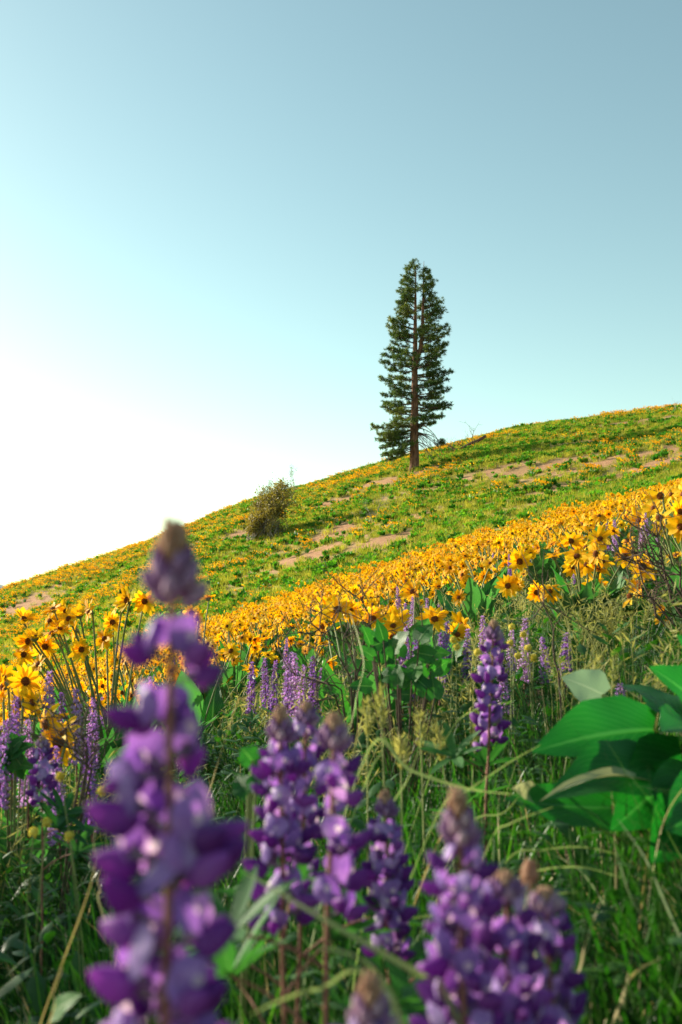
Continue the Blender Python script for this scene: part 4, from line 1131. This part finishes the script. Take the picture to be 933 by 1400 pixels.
dead_bush('dark dead twig bush with knobbly branches in front of tall seed heads', (1.0, 2.6), [([(900, 840, 2.6), (880, 800, 2.6), (868, 755, 2.6)], .008, 3), ([(920, 820, 2.6), (905, 770, 2.6), (897, 712, 2.6)], .009, 4), ([(925, 800, 2.6), (940, 760, 2.6)], .008, 3), ([(890, 815, 2.55), (862, 812, 2.5)], .006, 2), ([(900, 780, 2.6), (872, 770, 2.55), (845, 762, 2.5)], .006, 3), ([(915, 790, 2.6), (885, 760, 2.6), (876, 742, 2.6)], .007, 4)], 41)
dead_bush('dead brown twig bush below the three golden heads', (.03, 2.3), [([(480, 930, 2.3), (455, 880, 2.3), (425, 852, 2.3)], .006, 3), ([(490, 920, 2.3), (500, 880, 2.3), (508, 840, 2.3), (485, 815, 2.3)], .006, 3), ([(485, 915, 2.3), (470, 870, 2.3), (440, 838, 2.3)], .006, 3), ([(470, 945, 2.25), (430, 930, 2.2), (395, 915, 2.2)], .005, 3), ([(500, 930, 2.3), (520, 890, 2.3), (500, 850, 2.3)], .006, 3), ([(460, 950, 2.2), (420, 965, 2.1)], .005, 2)], 42)
dead_bush('low dead twig bush in the grass under the pale lupines', (-.50, 1.75), [([(115, 1040, 1.75), (95, 990, 1.75), (85, 955, 1.75)], .005, 3), ([(120, 1040, 1.75), (110, 1000, 1.75), (120, 950, 1.8)], .005, 3), ([(125, 1050, 1.7), (100, 1030, 1.7), (70, 1005, 1.7)], .005, 3), ([(125, 1055, 1.7), (145, 1020, 1.7)], .004, 2)], 43)
dead_bush('single upright dead stem beside the dark violet lupine', (.47, 2.1), [([(762, 920, 2.1), (758, 865, 2.1), (742, 812, 2.1)], .0055, 2)], 44, 'dead_plant')
dead_bush('two thin dry flower stems left of the tall upright heads', (.17, 2.5), [([(560, 880, 2.5), (548, 830, 2.5), (544, 812, 2.5)], .004, 1), ([(578, 880, 2.5), (578, 840, 2.5), (580, 815, 2.5)], .004, 1)], 45, 'dead_plant')

# ================================================================== grass
def near_keep(x, y): return np.clip(.6 + 1.2 * (fbm(x / .45, y / .45, 15) - .35), .25, 1) * np.clip((np.hypot(x, y) - .50) / .35, 0, 1)
gp = [hidden_proto('grass_tuft', grass_tuft(30, .12, h, .0022, .055, 800 + i, ln, 5, (0, 1), (.9, .1)).mesh('grass_tuft', [M['grass'], M['straw']])) for i, (h, ln) in enumerate([(.30, .9), (.34, .7), (.26, 1.2), (.33, .45), (.28, 1.0)])]
pts, r = area_points(230, .45, 5.2, lambda y: .42 * y + .75, 6, near_keep)
n = len(pts)
sl = np.clip(1.0 - .22 * np.clip((pts[:, 1] - 1.2), 0, 1.6), .6, 1) * r.uniform(.75, 1.15, n)
scatter('meadow_grass', gp, pts, np.stack([r.normal(0, .15, n), r.normal(0, .15, n), r.uniform(0, 6.28, n)], -1), sl[:, None] * np.ones(3), r.integers(0, 5, n), 'long tangled green meadow grass around the lupines', 'grass')
pts, r = area_points(26, 5, 14, lambda y: .40 * y + 1.0, 7)
n = len(pts)
scatter('belt_grass', gp, pts, np.stack([r.normal(0, .15, n), r.normal(0, .15, n), r.uniform(0, 6.28, n)], -1), r.uniform(.7, 1.1, n)[:, None] * np.array([1.8, 1.8, 1.0]), r.integers(0, 5, n), 'green grass growing between the golden flowers', 'grass')
# broad low herbs between the blades
def herb(seed):
    r = random.Random(seed); mb = MB()
    for k in range(26):
        a = r.uniform(0, 6.28); h = r.uniform(.03, .17); q = r.uniform(0, .07); p = Vector((math.cos(a) * q, math.sin(a) * q, h)); a2 = r.uniform(0, 6.28); L_ = r.uniform(.018, .042)
        d = Vector((math.cos(a2), math.sin(a2), r.uniform(-.2, .8))).normalized()
        strip(mb, bez(p, p + d * L_ * .5 + Vector((0, 0, .006)), p + d * L_, 3), [.001, L_ * .2, L_ * .18, .0005], d.cross(Vector((0, 0, 1))).normalized(), 0, .3)
        tube(mb, [(p.x * .3, p.y * .3, 0), p], [.001, .0008], 3, 0, False)
    return mb
hb = [hidden_proto('herb', herb(820 + i).mesh('herb', [M['shrubleaf']])) for i in range(4)]
pts, r = area_points(70, .5, 4.2, lambda y: .42 * y + .7, 8, near_keep)
n = len(pts)
scatter('meadow_herbs', hb, pts, np.stack([r.normal(0, .15, n), r.normal(0, .15, n), r.uniform(0, 6.28, n)], -1), r.uniform(.7, 1.4, n)[:, None] * np.ones(3), r.integers(0, 4, n), 'small leafy green herbs between the grass blades', 'herbs')
# fuzzy seeding grass
def seed_tuft(seed, n=14, h0=.22, h1=.36):
    r = random.Random(seed); mb = MB()
    for k in range(n):
        a = r.uniform(0, 6.28); h = r.uniform(h0, h1); ln = r.uniform(.03, .13); o = Vector((math.cos(a), math.sin(a), 0)); b = o * .04 * r.random()
        P = bez(b, b + o * ln * .2 + Vector((0, 0, h * .8)), b + o * ln + Vector((0, 0, h * .95)), 7)
        tube(mb, P, [.0009] * 8, 3, 0, False)
        for j in range(15):
            f = .55 + .45 * j / 14; i = min(6, int(f * 7)); p = P[i].lerp(P[i + 1], f * 7 - i)
            d = Vector((r.gauss(0, .7), r.gauss(0, .7), r.gauss(.35, .6))).normalized(); L_ = r.uniform(.010, .020); e = p + d * L_ * r.uniform(.6, 1.2)
            s = d.cross(Vector((r.gauss(0, 1), r.gauss(0, 1), 1))).normalized() * .0016
            mb.add([p, e + s, e + d * L_ * .8, e - s], [(0, 1, 2, 3)], None, 0)
    return mb
sp = [hidden_proto('seed_tuft', seed_tuft(840 + i).mesh('seed_tuft', [M['seed']])) for i in range(3)]
def seed_keep(x, y): return np.clip((fbm(x / .7, y / .7, 19) - .44) * 4, .03, 1)
pts, r = area_points(20, 1.7, 4.8, lambda y: .40 * y + .5, 9, seed_keep)
n = len(pts)
scatter('seeding_grass', sp, pts, np.stack([r.normal(0, .12, n), r.normal(0, .12, n), r.uniform(0, 6.28, n)], -1), r.uniform(.7, 1.1, n)[:, None] * np.ones(3), r.integers(0, 3, n), 'fuzzy straw coloured seeding grass in the sunlit meadow', 'grass')

# single blades that stand out
def blade(label, pts, w, mt='paleblade', name='grass_blade', group=None, seed=0):
    P = [at(*q) for q in pts]; r = random.Random(seed)
    hz = Vector((P[1].x - P[0].x, P[1].y - P[0].y, 0)); hz = hz.normalized() if hz.length > 1e-4 else Vector((1, 0, 0))
    off = hz * min(.09, max(0, P[0].z - gz(P[0].x, P[0].y)) * .45)
    base = Vector((P[0].x - off.x, P[0].y - off.y, gz(P[0].x - off.x, P[0].y - off.y)))
    P = [p - base for p in P]
    if P[0].z > .03: P = [Vector((0, 0, -.01)), Vector((off.x * .4, off.y * .4, P[0].z * .55))] + P
    # smooth the polyline
    S = []
    for i in range(len(P) - 1):
        p0, p1, p2, p3 = P[max(i - 1, 0)], P[i], P[i + 1], P[min(i + 2, len(P) - 1)]
        for k in range(5):
            u = k / 5; S.append(.5 * ((2 * p1) + (p2 - p0) * u + (2 * p0 - 5 * p1 + 4 * p2 - p3) * u * u + (3 * p1 - p0 - 3 * p2 + p3) * u**3))
    S.append(P[-1]); n = len(S)
    mb = MB(); strip(mb, S, [w * min(1, 1.05 - .9 * (i / (n - 1))**3) for i in range(n)], (r.gauss(0, .2), -.5, .85), 0, .3)
    o = mb.obj(name, [M[mt]]); o.location = base
    return tag(o, label, 'grass blade', group)
blade('broad pale grass blade lying slanted in front of the shaded grass', [(600, 1345, .50), (575, 1334, .50), (460, 1268, .52), (335, 1193, .56)], .0026)
blade('pale grass blade bending low between the two front lupines', [(560, 1420, .50), (528, 1350, .50), (490, 1310, .50), (430, 1295, .52)], .0017)
blade('pale grass blade at the very foot of the big blurred lupine', [(520, 1350, .55), (440, 1352, .55), (385, 1368, .52), (342, 1388, .50)], .0019)
blade('long pale grass blade reaching toward the broad arrowhead leaves', [(505, 1022, .95), (560, 1052, .95), (640, 1078, .95), (708, 1086, 1.0)], .0020)
blade('thick straw stem standing upright between dead twigs and violet lupines', [(474, 1010, 1.3), (488, 950, 1.3), (497, 910, 1.3), (489, 870, 1.35), (478, 836, 1.4)], .0022, 'stalk')
blade('straight pale blade slanting across the meadow right of the big lupine', [(318, 978, 1.2), (335, 955, 1.2), (362, 930, 1.25)], .0016, 'straw')
blade('brown broken twig leaning in the shaded grass', [(122, 1215, .9), (128, 1150, .9), (136, 1098, .92)], .0015, 'straw')
blade('bent dry stem below the brown broken twig', [(140, 1250, .88), (136, 1215, .88), (124, 1182, .88)], .0020, 'straw')
blade('grey dry stem low in the dark grass', [(66, 1400, .75), (72, 1360, .75), (86, 1322, .75)], .0014, 'straw')
for i, pts in enumerate([[(690, 1180, 1.0), (740, 1162, 1.0), (800, 1158, 1.02), (850, 1170, 1.05)], [(660, 1240, .9), (720, 1195, .92), (790, 1185, .95), (850, 1200, 1)], [(905, 1225, .9), (880, 1170, .92), (845, 1120, .95)], [(870, 1240, .9), (850, 1190, .9), (838, 1150, .92)], [(640, 1130, 1.1), (690, 1110, 1.1), (730, 1060, 1.15)], [(520, 1140, .95), (560, 1060, 1.0), (580, 1000, 1.05)], [(600, 1110, 1.0), (640, 1080, 1.0), (700, 1040, 1.05), (740, 1018, 1.1)], [(740, 1390, .7), (742, 1330, .7), (735, 1270, .72)], [(610, 1010, 1.3), (650, 970, 1.3), (700, 960, 1.35)], [(500, 1070, 1.1), (520, 1030, 1.1), (528, 1000, 1.15)]]):
    blade('loose pale grass blade arching through the meadow right of the violet group', pts, .0014, 'paleblade', group='loose pale blades', seed=i)
for i, pts in enumerate([[(690, 1290, .85), (712, 1250, .85), (724, 1225, .85)], [(700, 1330, .8), (716, 1290, .8), (712, 1300, .8)], [(786, 1340, .8), (800, 1290, .8), (822, 1230, .82)]]):
    blade('short rust coloured dry stem in the shaded grass', pts, .0016, 'straw', group='rust dry stems', seed=i)

r = random.Random(64)
for i in range(26):
    u, v, d = r.uniform(560, 920), r.uniform(1120, 1400), r.uniform(.8, 1.1); a = r.choice((-1, 1)) * r.uniform(.2, 1.3); L_ = r.uniform(50, 130)
    e = (u + L_ * math.sin(a), v - L_ * abs(math.cos(a)), d + r.uniform(-.05, .1)); m_ = ((u + e[0]) / 2 - 14 * math.sin(a), (v + e[1]) / 2 - r.uniform(5, 25), (d + e[2]) / 2)
    mt_ = r.choice(('straw', 'paleblade', 'paleblade', 'grass'))
    blade('fine ' + {'straw': 'dry straw coloured', 'paleblade': 'grey green', 'grass': 'bright green'}[mt_] + ' grass blade bent over in the shade below the broad leaves', [(u, v, d), m_, e], r.uniform(.0010, .0017), mt_, group={'straw': 'dry', 'paleblade': 'grey green', 'grass': 'green'}[mt_] + ' blades below the broad leaves', seed=i)

# feathery grass heads that can be told apart
for i, (u, v, d, h) in enumerate([(520, 950, 1.25, .05), (503, 965, 1.25, .045), (575, 985, 1.3, .05), (598, 1000, 1.3, .05), (548, 1015, 1.2, .04), (655, 985, 1.4, .05), (840, 900, 1.6, .06), (815, 905, 1.6, .05)]):
    r = random.Random(950 + i); tip = at(u, v, d); bx, by = tip.x + r.gauss(0, .03), tip.y + .02; O = Vector((bx, by, gz(bx, by)))
    t = thing('seed_grass', O, 'feathery straw coloured grass head rising from the sunlit meadow edge', 'grass', 'feathery grass heads')
    P = bez((0, 0, -.01), ((tip - O).x * .3, 0, (tip - O).z * .7), tip - O, 9)
    mb = MB(); tube(mb, P, [.0012] * 10, 4, 0, False); mb.obj('stem', [M['stalk']], t)
    mb = MB(); ax = (P[-1] - P[-3]).normalized()
    for k in range(90):
        f = r.random(); p = P[-1] - ax * h * (f - .15); wd = .007 * math.sin(math.pi * min(1, f * .9 + .1)) + .001
        dd = (Vector((r.gauss(0, 1), r.gauss(0, 1), 0)) * .6 + ax).normalized(); q = p + Vector((dd.x, dd.y, 0)) * wd
        s = dd.cross(Vector((r.gauss(0, 1), r.gauss(0, 1), .3))).normalized() * .0012
        mb.add([q - s, q + s, q + dd * .011], None, [(0, 1, 2)], 0)
    mb.obj('seed_head', [M['seed']], t)

# small round flowers and buds
def puff(label, u, v, d, rad, mt, group=None, name='button_flower', tall=1.0):
    r = random.Random(int(u * 7 + v)); p = at(u, v, d); bx, by = p.x + r.gauss(0, .015), p.y + .01; O = Vector((bx, by, gz(bx, by)))
    t = thing(name, O, label, 'wildflower', group)
    mb = MB(); tube(mb, bez((0, 0, -.01), (0, 0, (p - O).z * .6), p - O, 5), [.0008] * 6, 5); mb.obj('stem', [M['stalk']], t)
    mb = MB()
    dome(mb, rad * .8, rad * .8 * tall, 0, 10, 3); dome(mb, rad * .8, -rad * .6 * tall, 0, 10, 3)
    for k in range(60):
        w = Vector((r.gauss(0, 1), r.gauss(0, 1), r.gauss(.3, 1))).normalized(); s = w.cross(Vector((r.gauss(0, 1), r.gauss(0, 1), r.gauss(0, 1)))).normalized() * rad * .16
        b = Vector((w.x, w.y, w.z * tall)) * rad * .7
        mb.add([b - s, b + s, b + w * rad * .38], None, [(0, 1, 2)], 0)
    o = mb.obj('blossom', [M[mt]], t); o.location = p - O
for u, v in [(64, 1125), (46, 1138), (83, 1062), (140, 1082), (95, 1143)]:
    puff('small dull yellow button flower in the shaded grass', u, v, 1.15, .0062, 'yellow', 'yellow button flowers in shade')
for u, v in [(700, 858), (698, 880), (708, 897), (722, 886), (716, 868), (625, 885), (653, 892), (620, 875), (730, 900)]:
    puff('pale yellow round blossom by the dark violet lupine', u, v, 2.0, .0085, 'yellow', 'pale yellow blossoms by the violet lupine')
puff('single brown closed bud on a green stem behind the front lupines', 725, 1195, .62, .0065, 'budtip', None, 'closed_bud', 1.8)
